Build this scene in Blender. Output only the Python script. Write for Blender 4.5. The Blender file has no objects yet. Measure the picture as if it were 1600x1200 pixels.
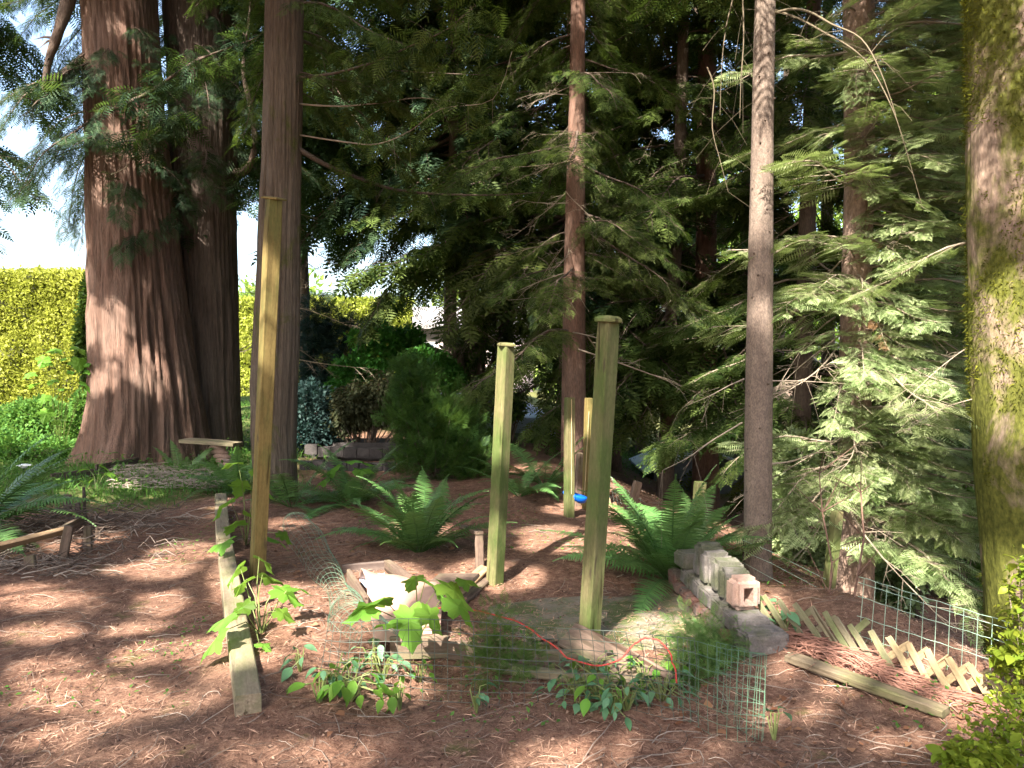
import bpy, math, random
import numpy as np
from mathutils import Vector, Matrix, Euler, Quaternion
R = math.radians
random.seed(7); rng = np.random.default_rng(7)
sc = bpy.context.scene
COL = sc.collection
F = 1200.0; PITCH = R(1.9); CAMZ = 1.6

# ---------------------------------------------------------------- camera
cd = bpy.data.cameras.new('camera'); cam = bpy.data.objects.new('camera', cd); COL.objects.link(cam)
cam.location = (0, 0, CAMZ); cam.rotation_euler = (math.pi/2 - PITCH, 0, 0)
cd.sensor_width = 36; cd.lens = 36*F/1600; cd.clip_start = 0.05; cd.clip_end = 2000
sc.camera = cam

# ---------------------------------------------------------------- sky, sun, exposure
SUN_EL = R(44); SUN_AZ = R(24)         # azimuth the light travels towards, to the right of straight ahead
SD = Vector((math.cos(SUN_EL)*math.sin(SUN_AZ), math.cos(SUN_EL)*math.cos(SUN_AZ), -math.sin(SUN_EL)))
w = bpy.data.worlds.new('World'); sc.world = w; w.use_nodes = True
nt = w.node_tree; sky = nt.nodes.new('ShaderNodeTexSky'); sky.sky_type = 'NISHITA'; sky.sun_disc = False
sky.sun_elevation = SUN_EL; sky.sun_rotation = math.pi + SUN_AZ
sky.air_density = 1.0; sky.dust_density = 4.0; sky.ozone_density = 1.0
nt.links.new(sky.outputs[0], nt.nodes['Background'].inputs[0]); nt.nodes['Background'].inputs[1].default_value = 0.125
sl = bpy.data.lights.new('sun', 'SUN'); sl.energy = 5.0; sl.angle = R(0.5); sl.color = (1.0, 0.92, 0.79)
so = bpy.data.objects.new('sun', sl); COL.objects.link(so); so.rotation_euler = SD.to_track_quat('-Z', 'Y').to_euler()
so.location = (-10, -20, 30)
sc.view_settings.view_transform = 'Standard'; sc.view_settings.look = 'None'
sc.view_settings.gamma = 1; sc.view_settings.use_curve_mapping = False; sc.view_settings.exposure = 2.42
sc.render.engine = 'CYCLES'
sc.cycles.max_bounces = 7; sc.cycles.diffuse_bounces = 4; sc.cycles.glossy_bounces = 2; sc.cycles.transmission_bounces = 4
sc.cycles.use_denoising = True; sc.cycles.denoising_prefilter = 'ACCURATE'

# ---------------------------------------------------------------- noise and terrain
def _h(a, b, c, s):
    n = (a.astype(np.int64)*374761393 + b.astype(np.int64)*668265263 + c.astype(np.int64)*2147483647 + s*974711) & 0xffffffff
    n = ((n ^ (n >> 13))*1274126177) & 0xffffffff
    return ((n ^ (n >> 16)) & 0xffff)/65535.0
def vn(x, y, z=0.0, s=0):
    x, y, z = np.broadcast_arrays(np.asarray(x, float), np.asarray(y, float), np.asarray(z, float))
    xi, yi, zi = np.floor(x), np.floor(y), np.floor(z)
    fx, fy, fz = x-xi, y-yi, z-zi
    fx, fy, fz = [f*f*(3-2*f) for f in (fx, fy, fz)]
    r = 0
    for i in (0, 1):
        for j in (0, 1):
            for k in (0, 1):
                r = r + _h(xi+i, yi+j, zi+k, s)*(fx if i else 1-fx)*(fy if j else 1-fy)*(fz if k else 1-fz)
    return r*2-1
LY = [-60, 0, 2, 3.5, 5.1, 7, 8.6, 10, 12, 16, 40, 300]
LX = [12, 3.9, 3.0, 2.45, 1.80, 1.62, 1.45, 1.05, .6, .4, .2, 0]
def padm(x, y): return np.clip((.62-abs((np.asarray(y, float)-4.68)/1.25))/.12, 0, 1)*np.clip((.98-abs(np.asarray(x, float)-.50))/.15, 0, 1)
def hgt(x, y):
    x = np.asarray(x, float); y = np.asarray(y, float)
    s = np.maximum(0, x-np.interp(y, LY, LX)-0.15)*0.85
    drop = -2.7*(1-np.exp(-s*0.42/2.7*1.25))
    n = vn(x*.5, y*.5, 0, 3)*.05 + vn(x*1.7, y*1.7, 0, 5)*.028 + vn(x*6, y*6, 0, 9)*.010 + vn(x*17, y*17, 0, 11)*.005
    far = np.clip((y-9)/6, 0, 1)
    n = n*(1-padm(x, y))
    rise = .16*np.exp(-(((x+1.15)/.55)**2 + ((y-4.3)/1.1)**2)) + .10*np.exp(-(((x-2.1)/.8)**2+((y-4.6)/.5)**2))
    bed = -.07*np.exp(-(((x+3.6)/1.0)**2 + ((y-6.3)/.6)**2))
    back = np.clip((y-13)/3, 0, 1)*.35*np.clip((-x)/2, 0, 1)
    return drop + n*(1+far) + rise + bed + back
def h1(x, y): return float(hgt(x, y))
def ray(px, py):
    vx = (px-800)/F; vz = -(py-600)/F
    return Vector((vx, math.cos(PITCH)+vz*math.sin(PITCH), -math.sin(PITCH)+vz*math.cos(PITCH)))
CAM = Vector((0, 0, CAMZ))
def at(px, py, Y):
    r = ray(px, py); return CAM + r*(Y/r.y)
_TS = np.concatenate([np.arange(1, 14, .012), np.arange(14, 60, .1)])
def gnd(px, py):
    r = ray(px, py); t = _TS; below = CAMZ+r.z*t < hgt(r.x*t, r.y*t)
    i = int(np.argmax(below)) if below.any() else len(t)-1
    return CAM + r*float(t[i])
def atp(px, py, A, B, off=0.0):                 # ray meets the vertical plane through A and B
    r = ray(px, py); d = Vector((B.x-A.x, B.y-A.y, 0)).normalized(); n = Vector((-d.y, d.x, 0))
    t = ((A-CAM).dot(n)+off)/r.dot(n); return CAM + r*t
def proj(p):
    v = Vector(p)-CAM; f = Vector((0, math.cos(PITCH), -math.sin(PITCH))); u = Vector((0, math.sin(PITCH), math.cos(PITCH)))
    d = v.dot(f)
    if d <= 0.05: return (-9999, -9999)
    return 800+F*v.x/d, 600-F*v.dot(u)/d

# ---------------------------------------------------------------- node helpers and materials
def newmat(name):
    m = bpy.data.materials.new(name); m.use_nodes = True; t = m.node_tree
    return m, t, t.nodes['Principled BSDF']
def nd(t, typ, **kw):
    n = t.nodes.new(typ)
    for k, v in kw.items():
        if k.startswith('i_'): n.inputs[k[2:].replace('_', ' ')].default_value = v
        else: setattr(n, k, v)
    return n
def ramp(t, fac, stops):
    r = t.nodes.new('ShaderNodeValToRGB'); t.links.new(fac, r.inputs[0])
    while len(r.color_ramp.elements) < len(stops): r.color_ramp.elements.new(0.5)
    for e, (p, c) in zip(r.color_ramp.elements, stops): e.position = p; e.color = (*c, 1)
    return r.outputs[0]
def mix(t, fac, a, b, bt='MIX'):
    m = t.nodes.new('ShaderNodeMix'); m.data_type = 'RGBA'; m.blend_type = bt
    for sock, v in ((m.inputs[0], fac), (m.inputs[6], a), (m.inputs[7], b)):
        if hasattr(v, 'node'): t.links.new(v, sock)
        elif isinstance(v, (int, float)): sock.default_value = v
        else: sock.default_value = (*v, 1)
    return m.outputs[2]
def math_(t, op, a, b=0.0, c=None):
    m = t.nodes.new('ShaderNodeMath'); m.operation = op
    for i, v in enumerate((a, b) if c is None else (a, b, c)):
        if hasattr(v, 'node'): t.links.new(v, m.inputs[i])
        else: m.inputs[i].default_value = v
    return m.outputs[0]
def coords(t, scale=(1, 1, 1), space='Object', rnd=False):
    tc = t.nodes.new('ShaderNodeTexCoord'); mp = t.nodes.new('ShaderNodeMapping'); mp.inputs['Scale'].default_value = scale
    v = tc.outputs[space]
    if rnd:
        oi = t.nodes.new('ShaderNodeObjectInfo'); va = t.nodes.new('ShaderNodeVectorMath'); va.operation = 'ADD'
        mu = math_(t, 'MULTIPLY', oi.outputs['Random'], 37.0)
        t.links.new(v, va.inputs[0]); t.links.new(mu, va.inputs[1]); v = va.outputs[0]
    t.links.new(v, mp.inputs[0]); return mp.outputs[0]
def noise(t, vec, scale, detail=6, rough=.6, dist=0.0):
    n = nd(t, 'ShaderNodeTexNoise'); n.inputs['Scale'].default_value = scale; n.inputs['Detail'].default_value = detail
    n.inputs['Roughness'].default_value = rough; n.inputs['Distortion'].default_value = dist
    t.links.new(vec, n.inputs['Vector']); return n.outputs['Fac']
def bump(t, b, height, dist=.01, strength=1.0):
    n = nd(t, 'ShaderNodeBump'); n.inputs['Distance'].default_value = dist; n.inputs['Strength'].default_value = strength
    t.links.new(height, n.inputs['Height']); t.links.new(n.outputs[0], b.inputs['Normal'])
def leafmat(name, dark, light, trans=.35, rough=.55, tcol=None, objvar=True, spec=.12):
    m, t, b = newmat(name)
    a = nd(t, 'ShaderNodeAttribute', attribute_name='tint')
    c = ramp(t, a.outputs['Fac'], [(0.0, dark), (1.0, light)])
    if objvar:
        oi = t.nodes.new('ShaderNodeObjectInfo')
        f = math_(t, 'MULTIPLY_ADD', oi.outputs['Random'], .7, .65)
        hs = nd(t, 'ShaderNodeHueSaturation'); t.links.new(c, hs.inputs['Color']); t.links.new(f, hs.inputs['Value'])
        h = math_(t, 'MULTIPLY_ADD', oi.outputs['Random'], .03, .485); t.links.new(h, hs.inputs['Hue']); c = hs.outputs[0]
    t.links.new(c, b.inputs['Base Color']); b.inputs['Roughness'].default_value = rough
    b.inputs['Specular IOR Level'].default_value = spec
    tr = t.nodes.new('ShaderNodeBsdfTranslucent')
    tc = mix(t, .6, c, tcol or (.16, .26, .03)); t.links.new(tc, tr.inputs[0])
    ms = t.nodes.new('ShaderNodeMixShader'); ms.inputs[0].default_value = trans
    t.links.new(b.outputs[0], ms.inputs[1]); t.links.new(tr.outputs[0], ms.inputs[2])
    t.links.new(ms.outputs[0], t.nodes['Material Output'].inputs[0]); return m
def barkmat(name, c0, c1, c2, zs=.12, scale=26, dist=.02, moss=None, mossamt=.5, knots=True):
    m, t, b = newmat(name)
    v = coords(t, (1, 1, zs), rnd=True); v2 = coords(t, (1, 1, .45), rnd=True)
    n1 = noise(t, v, scale, 8, .65, .5); n2 = noise(t, v2, 2.3, 5, .6); n3 = noise(t, v, scale*3.5, 4, .6)
    c = ramp(t, n1, [(.30, c0), (.52, c1), (.75, c2)])
    c = mix(t, math_(t, 'MULTIPLY', n2, .9), c, mix(t, .5, c2, (.28, .26, .23)), 'MIX')
    c = mix(t, .8, c, ramp(t, n3, [(.3, (.45, .42, .42)), (.7, (1.15, 1.1, 1.05))]), 'MULTIPLY')
    hh = math_(t, 'MULTIPLY_ADD', n3, .25, n1)
    if moss:
        v3 = coords(t, (1, 1, .6), rnd=True); mn = noise(t, v3, 3.2, 7, .68, .4)
        f = ramp(t, mn, [(mossamt-.07, (0, 0, 0)), (mossamt+.05, (1, 1, 1))])
        mc = ramp(t, noise(t, v3, 45, 4), [(.3, moss[0]), (.7, moss[1])])
        c = mix(t, f, c, mc)
    t.links.new(c, b.inputs['Base Color']); b.inputs['Roughness'].default_value = .92
    b.inputs['Specular IOR Level'].default_value = .15
    bump(t, b, hh, dist, 1.0); return m
def woodmat(name, c0, c1, algae=None, aamt=.5, scale=30, cracks=True):
    m, t, b = newmat(name)
    v = coords(t, (1, 1, .05), rnd=True); vb = coords(t, (1, 1, .35), rnd=True)
    n1 = noise(t, v, scale, 7, .6, .8); n2 = noise(t, vb, 6, 6, .65)
    c = ramp(t, n1, [(.3, c0), (.7, c1)])
    if algae:
        f = ramp(t, n2, [(aamt-.16, (0, 0, 0)), (aamt+.12, (1, 1, 1))]); c = mix(t, f, c, algae)
    fine = noise(t, vb, 90, 3)
    c = mix(t, .7, c, ramp(t, fine, [(.3, (.72, .7, .68)), (.7, (1.12, 1.12, 1.1))]), 'MULTIPLY')
    ck = ramp(t, noise(t, v, scale*.8, 3, .5, .3), [(.30, (.25, .2, .16)), (.36, (1, 1, 1))])
    if cracks: c = mix(t, .85, c, ck, 'MULTIPLY')
    kn = noise(t, coords(t, (1, 1, .25), rnd=True), 16, 2, .4); c = mix(t, ramp(t, kn, [(.70, (0, 0, 0)), (.76, (.8, .8, .8))]), c, (.06, .045, .03))
    t.links.new(c, b.inputs['Base Color']); b.inputs['Roughness'].default_value = .85
    b.inputs['Specular IOR Level'].default_value = .2
    bump(t, b, n1, .004, .8); return m
def stonemat(name, c0, c1, stain=None, scale=14, sa=.55):
    m, t, b = newmat(name)
    v = coords(t, rnd=True); n1 = noise(t, v, scale, 8, .7); n2 = noise(t, v, 90, 3, .6); n3 = noise(t, v, 5, 5, .6)
    c = ramp(t, n1, [(.3, c0), (.7, c1)])
    if stain: c = mix(t, ramp(t, n3, [(sa-.08, (0, 0, 0)), (sa+.08, (1, 1, 1))]), c, stain)
    c = mix(t, .6, c, ramp(t, n2, [(.3, (.6, .6, .6)), (.7, (1.15, 1.15, 1.15))]), 'MULTIPLY')
    t.links.new(c, b.inputs['Base Color']); b.inputs['Roughness'].default_value = .93
    bump(t, b, math_(t, 'ADD', n1, n2), .006, .8); return m
def plain(name, c, rough=.5, metal=0, var=.15):
    m, t, b = newmat(name); v = coords(t, rnd=True)
    cc = mix(t, noise(t, v, 18, 4), tuple(x*(1-var) for x in c), tuple(min(1, x*(1+var)) for x in c))
    t.links.new(cc, b.inputs['Base Color']); b.inputs['Roughness'].default_value = rough; b.inputs['Metallic'].default_value = metal
    return m

M = {}
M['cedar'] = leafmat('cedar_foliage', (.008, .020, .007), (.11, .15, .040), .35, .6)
M['cedar_blue'] = leafmat('blue_green_cedar_foliage', (.008, .022, .015), (.055, .095, .045), .3, .6)  # darker and bluer green than the plain cedar foliage
M['fir'] = leafmat('hemlock_foliage', (.05, .08, .02), (.42, .50, .25), .35, .35, (.30, .42, .08), True, .4)  # light end raised: gloss of the sunlit fronds is in the colour
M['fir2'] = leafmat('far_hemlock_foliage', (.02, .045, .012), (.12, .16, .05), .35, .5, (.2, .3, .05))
M['deadfol'] = leafmat('dry_brown_foliage', (.10, .05, .025), (.26, .15, .08), .25, .7, (.25, .12, .05))
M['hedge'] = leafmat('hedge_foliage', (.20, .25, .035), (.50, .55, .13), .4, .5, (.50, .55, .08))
M['shrub'] = leafmat('shrub_foliage', (.018, .045, .014), (.085, .15, .03), .3, .5)
M['spruce'] = leafmat('blue_spruce_foliage', (.018, .045, .045), (.05, .09, .085), .2, .5, (.05, .12, .08))
M['rhodo'] = leafmat('broad_shrub_foliage', (.03, .10, .02), (.08, .22, .04), .3, .4)
M['weeping'] = leafmat('weeping_maple_foliage', (.018, .026, .012), (.055, .06, .03), .3, .6, (.2, .16, .06))
M['bright'] = leafmat('young_leaf', (.07, .17, .025), (.15, .30, .045), .45, .45, (.30, .50, .05))
M['fern'] = leafmat('fern_frond', (.04, .10, .03), (.13, .25, .075), .35, .4, (.2, .36, .06), True, .45)
M['under'] = leafmat('undergrowth', (.04, .11, .025), (.12, .24, .05), .4, .5, (.2, .34, .05))
M['rightfern'] = leafmat('lacy_leaf', (.06, .14, .04), (.16, .28, .08), .4, .5, (.2, .38, .08))
M['silver'] = leafmat('variegated_leaf', (.05, .14, .06), (.16, .30, .17), .3, .4, (.15, .3, .1))
M['rightshrub'] = leafmat('yellow_green_shrub_leaf', (.08, .14, .015), (.28, .34, .04), .4, .4, (.35, .42, .04))
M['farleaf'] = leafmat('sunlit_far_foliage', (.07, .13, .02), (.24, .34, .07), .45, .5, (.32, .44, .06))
M['moss'] = leafmat('moss_tuft', (.04, .05, .006), (.16, .165, .02), .3, .8, (.25, .25, .02), False)
M['chips'] = leafmat('bark_chip', (.06, .03, .024), (.40, .26, .19), .02, .85, (.2, .1, .05), False)
M['needles'] = leafmat('needle_litter', (.075, .034, .025), (.62, .39, .28), .05, .8, (.2, .1, .05), False)
M['deadleaf'] = leafmat('dead_leaf', (.16, .07, .04), (.36, .20, .12), .2, .7, (.3, .14, .05), False)
M['twig'] = leafmat('dry_twig', (.085, .06, .048), (.40, .33, .28), .02, .8, (.2, .1, .05), False)
M['paletwig'] = plain('pale_dead_branch', (.26, .21, .16), .85)
M['vine'] = plain('bare_vine', (.12, .095, .06), .85)
M['stem'] = plain('plant_stem', (.14, .17, .05), .6)
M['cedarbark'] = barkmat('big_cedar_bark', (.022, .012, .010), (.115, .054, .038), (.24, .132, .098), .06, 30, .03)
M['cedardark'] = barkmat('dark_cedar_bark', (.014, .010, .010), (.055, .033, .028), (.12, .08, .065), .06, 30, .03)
M['cedarbark2'] = barkmat('young_cedar_bark', (.024, .016, .012), (.085, .056, .040), (.20, .15, .105), .06, 44, .02, ((.06, .07, .02), (.12, .12, .04)), .62)
M['redbark'] = barkmat('red_bark', (.035, .016, .012), (.13, .056, .038), (.22, .11, .075), .15, 34, .01)
M['greybark'] = barkmat('grey_scaly_bark', (.04, .028, .024), (.14, .10, .082), (.25, .19, .155), .5, 42, .01)
M['darkbark'] = barkmat('dark_bark', (.03, .02, .016), (.09, .06, .045), (.15, .10, .08), .2, 28, .012)
M['mossbark'] = barkmat('mossy_bark', (.07, .045, .03), (.24, .16, .12), (.36, .26, .20), .3, 22, .015, ((.045, .05, .01), (.13, .135, .028)), .48)
M['pinkbark'] = barkmat('flaky_bark', (.10, .06, .045), (.30, .20, .155), (.46, .33, .27), .4, 24, .012)
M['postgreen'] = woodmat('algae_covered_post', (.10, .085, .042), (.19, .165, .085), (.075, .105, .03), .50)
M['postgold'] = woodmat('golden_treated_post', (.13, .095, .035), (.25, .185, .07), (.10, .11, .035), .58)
M['timber'] = woodmat('weathered_landscape_timber', (.15, .12, .085), (.32, .26, .185), (.16, .17, .08), .60)
M['mossboard'] = woodmat('mossy_plank', (.10, .08, .055), (.22, .17, .12), (.12, .13, .05), .58)
M['board'] = woodmat('weathered_board', (.085, .06, .048), (.19, .135, .105), (.17, .17, .09), .66)
M['freshboard'] = woodmat('sawn_board', (.27, .17, .10), (.44, .31, .19))
M['darkboard'] = woodmat('old_dark_board', (.07, .05, .045), (.15, .115, .10))
M['lattice'] = woodmat('lattice_slat_wood', (.30, .22, .13), (.48, .37, .22), (.22, .22, .12), .68)
M['greyslat'] = woodmat('weathered_lattice_slat', (.15, .13, .09), (.28, .24, .17), (.14, .17, .07), .55)
M['block'] = stonemat('concrete_block', (.09, .08, .078), (.22, .195, .18), (.08, .085, .05), sa=.52)
M['pinkblock'] = stonemat('reddish_block', (.28, .17, .13), (.44, .30, .25), (.2, .17, .15), sa=.6)
M['brick'] = stonemat('red_brick', (.14, .06, .045), (.24, .12, .095), (.12, .10, .085), 20, .5)
M['pad'] = stonemat('mossy_concrete', (.13, .115, .085), (.26, .22, .17), (.09, .11, .035), 9, .50)
M['wallstone'] = stonemat('dark_retaining_block', (.03, .026, .026), (.07, .06, .058))
M['cardboard'] = plain('wet_cardboard', (.40, .25, .19), .85, 0, .3)
M['greenwire'] = plain('green_coated_wire', (.09, .17, .11), .45)
M['palewire'] = plain('galvanised_green_wire', (.30, .42, .33), .4)
M['darkwire'] = plain('dark_wire', (.06, .075, .06), .4)
M['redrope'] = plain('red_cord', (.42, .04, .03), .6)
M['blue'] = plain('blue_plastic', (.005, .12, .62), .35)
M['cord'] = plain('tan_cord', (.45, .33, .18), .7)
M['shedwall'] = plain('blue_grey_shed_wall', (.09, .11, .12), .7)
M['shedroof'] = plain('pale_shed_roof', (.30, .33, .36), .5)
M['housewall'] = plain('pale_pink_wall', (.62, .52, .50), .8, 0, .05)
M['houseroof'] = plain('grey_house_roof', (.20, .19, .19), .8)
M['glass'] = plain('window_glass', (.06, .08, .10), .1)
M['picket'] = plain('brown_picket', (.09, .05, .035), .8)
M['tarp'] = plain('pale_blue_tarp', (.42, .52, .68), .5)
M['white'] = plain('white_enamel', (.7, .72, .72), .4)
M['black'] = plain('black_steel', (.02, .02, .02), .5)
M['core'] = plain('dark_hedge_core', (.05, .055, .02), .95)

def groundmat():
    m, t, b = newmat('forest_floor'); v = coords(t)
    n1 = noise(t, v, 1.1, 5, .6); n2 = noise(t, v, 16, 8, .75, .3); n3 = noise(t, v, 110, 4, .7, .8)
    c = ramp(t, n2, [(.28, (.08, .042, .033)), (.5, (.24, .135, .095)), (.72, (.46, .285, .205))])
    c = mix(t, ramp(t, n1, [(.45, (0, 0, 0)), (.72, (.7, .7, .7))]), c, (.13, .095, .075))
    c = mix(t, .85, c, ramp(t, n3, [(.3, (.45, .42, .42)), (.7, (1.35, 1.3, 1.28))]), 'MULTIPLY')
    nm = noise(t, v, 2.1, 6, .7)
    c = mix(t, ramp(t, nm, [(.60, (0, 0, 0)), (.70, (.6, .6, .6))]), c, (.11, .13, .035))
    a = nd(t, 'ShaderNodeAttribute', attribute_name='grass')
    ng = noise(t, v, 9, 5, .7); gf = math_(t, 'MULTIPLY', a.outputs['Fac'], math_(t, 'MULTIPLY_ADD', ng, 1.2, .2))
    c = mix(t, gf, c, mix(t, n3, (.045, .085, .02), (.12, .19, .05)))
    t.links.new(c, b.inputs['Base Color']); b.inputs['Roughness'].default_value = .95; b.inputs['Specular IOR Level'].default_value = .1
    bump(t, b, math_(t, 'MULTIPLY_ADD', n3, .4, n2), .02, 1.0); return m
M['ground'] = groundmat()

# ---------------------------------------------------------------- object helpers
def props(o, label=None, cat=None, group=None, kind=None):
    if label: o['label'] = label
    if cat: o['category'] = cat
    if group: o['group'] = group
    if kind: o['kind'] = kind
    return o
def thing(name, label, cat, loc=(0, 0, 0), group=None):
    o = bpy.data.objects.new(name, None); o.empty_display_size = .2; COL.objects.link(o); o.location = loc
    return props(o, label, cat, group)
def link(name, me, parent=None, mats=None):
    o = bpy.data.objects.new(name, me); COL.objects.link(o)
    if parent is not None: o.parent = parent
    return o
def mesh(name, V, Fc, mats, smooth=False, mi=None, tint=None):
    me = bpy.data.meshes.new(name)
    if isinstance(V, np.ndarray) and isinstance(Fc, np.ndarray):
        nv, nf, k = len(V), len(Fc), Fc.shape[1]
        me.vertices.add(nv); me.vertices.foreach_set('co', V.astype(np.float32).ravel())
        me.loops.add(nf*k); me.loops.foreach_set('vertex_index', Fc.astype(np.int32).ravel())
        me.polygons.add(nf); me.polygons.foreach_set('loop_start', np.arange(0, nf*k, k, dtype=np.int32))
    else:
        me.from_pydata([tuple(v) for v in V], [], [tuple(f) for f in Fc])
    for m in (mats if isinstance(mats, (list, tuple)) else [mats]): me.materials.append(m)
    if mi is not None: me.polygons.foreach_set('material_index', np.asarray(mi, np.int32))
    if tint is not None:
        a = me.attributes.new('tint', 'FLOAT', 'POINT'); a.data.foreach_set('value', np.asarray(tint, np.float32))
    me.update(calc_edges=True)
    if smooth: me.polygons.foreach_set('use_smooth', np.ones(len(me.polygons), bool))
    return me
def place(o, parent, loc):          # world location under a parent that is only translated
    o.location = Vector(loc) - (parent.location if parent else Vector())
    return o
class MB:
    def __init__(s): s.v = []; s.f = []; s.m = []; s.t = []
    def add(s, V, Fc, mi=0, t=.5):
        n = len(s.v); s.v += [tuple(v) for v in V]; s.f += [tuple(i+n for i in f) for f in Fc]
        s.m += [mi]*len(Fc); s.t += [t]*len(V)
    def tube(s, pts, rad, k=5, mi=0, t=.5, cap=False):
        pts = [Vector(p) for p in pts]; n = len(pts); V = []; Fc = []
        if not hasattr(rad, '__len__'): rad = [rad]*n
        for i, p in enumerate(pts):
            d = (pts[min(i+1, n-1)]-pts[max(i-1, 0)])
            if d.length < 1e-9: d = Vector((0, 0, 1))
            d.normalize(); a = d.orthogonal() if abs(d.z) > .99 else d.cross(Vector((0, 0, 1))); a.normalize(); b = d.cross(a)
            for j in range(k):
                th = 2*math.pi*j/k; V.append(p+(a*math.cos(th)+b*math.sin(th))*rad[i])
        for i in range(n-1):
            for j in range(k): Fc.append((i*k+j, i*k+(j+1) % k, (i+1)*k+(j+1) % k, (i+1)*k+j))
        if cap: Fc += [tuple(range(k-1, -1, -1)), tuple((n-1)*k+j for j in range(k))]
        s.add(V, Fc, mi, t)
    def box(s, c, d, mi=0):
        c = Vector(c); V = [c+Vector((x*d[0]/2, y*d[1]/2, z*d[2]/2)) for x in (-1, 1) for y in (-1, 1) for z in (-1, 1)]
        s.add(V, [(0, 1, 3, 2), (4, 6, 7, 5), (0, 4, 5, 1), (2, 3, 7, 6), (0, 2, 6, 4), (1, 5, 7, 3)], mi)
    def mesh(s, name, mats, smooth=False): return mesh(name, s.v, s.f, mats, smooth, s.m, s.t)
def beam(name, p0, p1, w_, d_, mat, parent=None, roll=0.0, ch=.004, warp=.004, seed=0, n=6, facing=None, taper=1.0):
    """a piece of lumber from p0 to p1 with chamfered edges, slightly warped; local Z runs along it"""
    p0, p1 = Vector(p0), Vector(p1); ax = p1-p0; L = ax.length; z = ax.normalized()
    ref = facing or (Vector((0, 1, 0)) if abs(z.y) < .9 else Vector((1, 0, 0)))
    y = (ref - z*ref.dot(z)).normalized(); x = y.cross(z)
    q = Matrix((x, y, z)).transposed().to_4x4() @ Matrix.Rotation(roll, 4, 'Z')
    rr = random.Random(seed+int(L*1000)); V = []; Fc = []
    a, b = w_/2, d_/2; ch = min(ch, a*.4, b*.4)
    prof = [(a-ch, -b), (a, -b+ch), (a, b-ch), (a-ch, b), (-a+ch, b), (-a, b-ch), (-a, -b+ch), (-a+ch, -b)]
    wx, wy = rr.uniform(-warp, warp), rr.uniform(-warp, warp); tw = rr.uniform(-.03, .03)
    for i in range(n+1):
        t = i/n; s = math.sin(math.pi*t); th = tw*t; sc_ = 1+(taper-1)*t
        e = ch*.8 if i in (0, n) else 0
        for (X, Y) in prof:
            X *= sc_; Y *= sc_
            X -= math.copysign(e, X)*.6; Y -= math.copysign(e, Y)*.6
            jx, jy = rr.uniform(-1, 1)*.0012, rr.uniform(-1, 1)*.0012
            V.append((X*math.cos(th)-Y*math.sin(th)+wx*s+jx, X*math.sin(th)+Y*math.cos(th)+wy*s+jy, t*L+(rr.uniform(-.003, .003) if i in (0, n) else 0)))
    for i in range(n):
        for j in range(8): Fc.append((i*8+j, i*8+(j+1) % 8, (i+1)*8+(j+1) % 8, (i+1)*8+j))
    Fc += [tuple(range(7, -1, -1)), tuple(n*8+j for j in range(8))]
    o = link(name, mesh(name, V, Fc, mat), parent)
    o.matrix_basis = Matrix.Translation(p0 - (parent.location if parent else Vector())) @ q
    return o

# ---------------------------------------------------------------- ground
def axis(lo, hi, step, outs):
    a = list(np.arange(lo, hi+1e-6, step)); lo_, hi_ = outs; s = step; x = a[0]; L = []
    while x > lo_: s *= 1.16; x -= s; L.append(x)
    s = step; x = a[-1]; U = []
    while x < hi_: s *= 1.16; x += s; U.append(x)
    return np.array(L[::-1]+a+U)
gx = axis(-5.2, 5.2, .05, (-250, 250)); gy = axis(1.2, 11.5, .05, (-120, 500))
X, Y = np.meshgrid(gx, gy); Z = hgt(X, Y)
def grassf(x, y):
    g = np.clip((y-7.8)/1.2, 0, 1)*np.clip((-2.4-.1*(y-8)-x)/.8, 0, 1)
    p = np.clip(1-np.abs(x+.345*y-.25+.15*np.sin(y))/(.11*y+.2), 0, 1)*np.clip((10.2-y)/1.5, 0, 1)
    far = np.clip((y-14)/3, 0, 1)*.8
    return np.clip(np.maximum(g-p*1.6, far), 0, 1)
V = np.stack([X.ravel(), Y.ravel(), Z.ravel()], 1); nx, ny = len(gx), len(gy)
I = (np.arange(ny-1)[:, None]*nx + np.arange(nx-1)[None]).ravel()
gm = mesh('ground', V, np.stack([I, I+1, I+nx+1, I+nx], 1), M['ground'], True)
a = gm.attributes.new('grass', 'FLOAT', 'POINT'); a.data.foreach_set('value', grassf(V[:, 0], V[:, 1]).astype(np.float32))
props(link('ground', gm), 'reddish needle covered forest floor', None, None, 'structure')
# garden path of trodden needles is part of the same floor; the driveway far behind is its own sheet
dx, dy = np.meshgrid(np.linspace(-2.6, 2.6, 40), np.linspace(19, 27, 40)); dz = hgt(dx, dy)+.03
I = (np.arange(39)[:, None]*40 + np.arange(39)[None]).ravel()
M['asphalt'] = stonemat('pale_asphalt', (.17, .18, .20), (.26, .27, .30))
props(link('driveway', mesh('driveway', np.stack([dx.ravel(), dy.ravel(), dz.ravel()], 1), np.stack([I, I+1, I+41, I+40], 1), M['asphalt'], True)), 'pale grey driveway behind the shrubs', None, None, 'structure')

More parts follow.
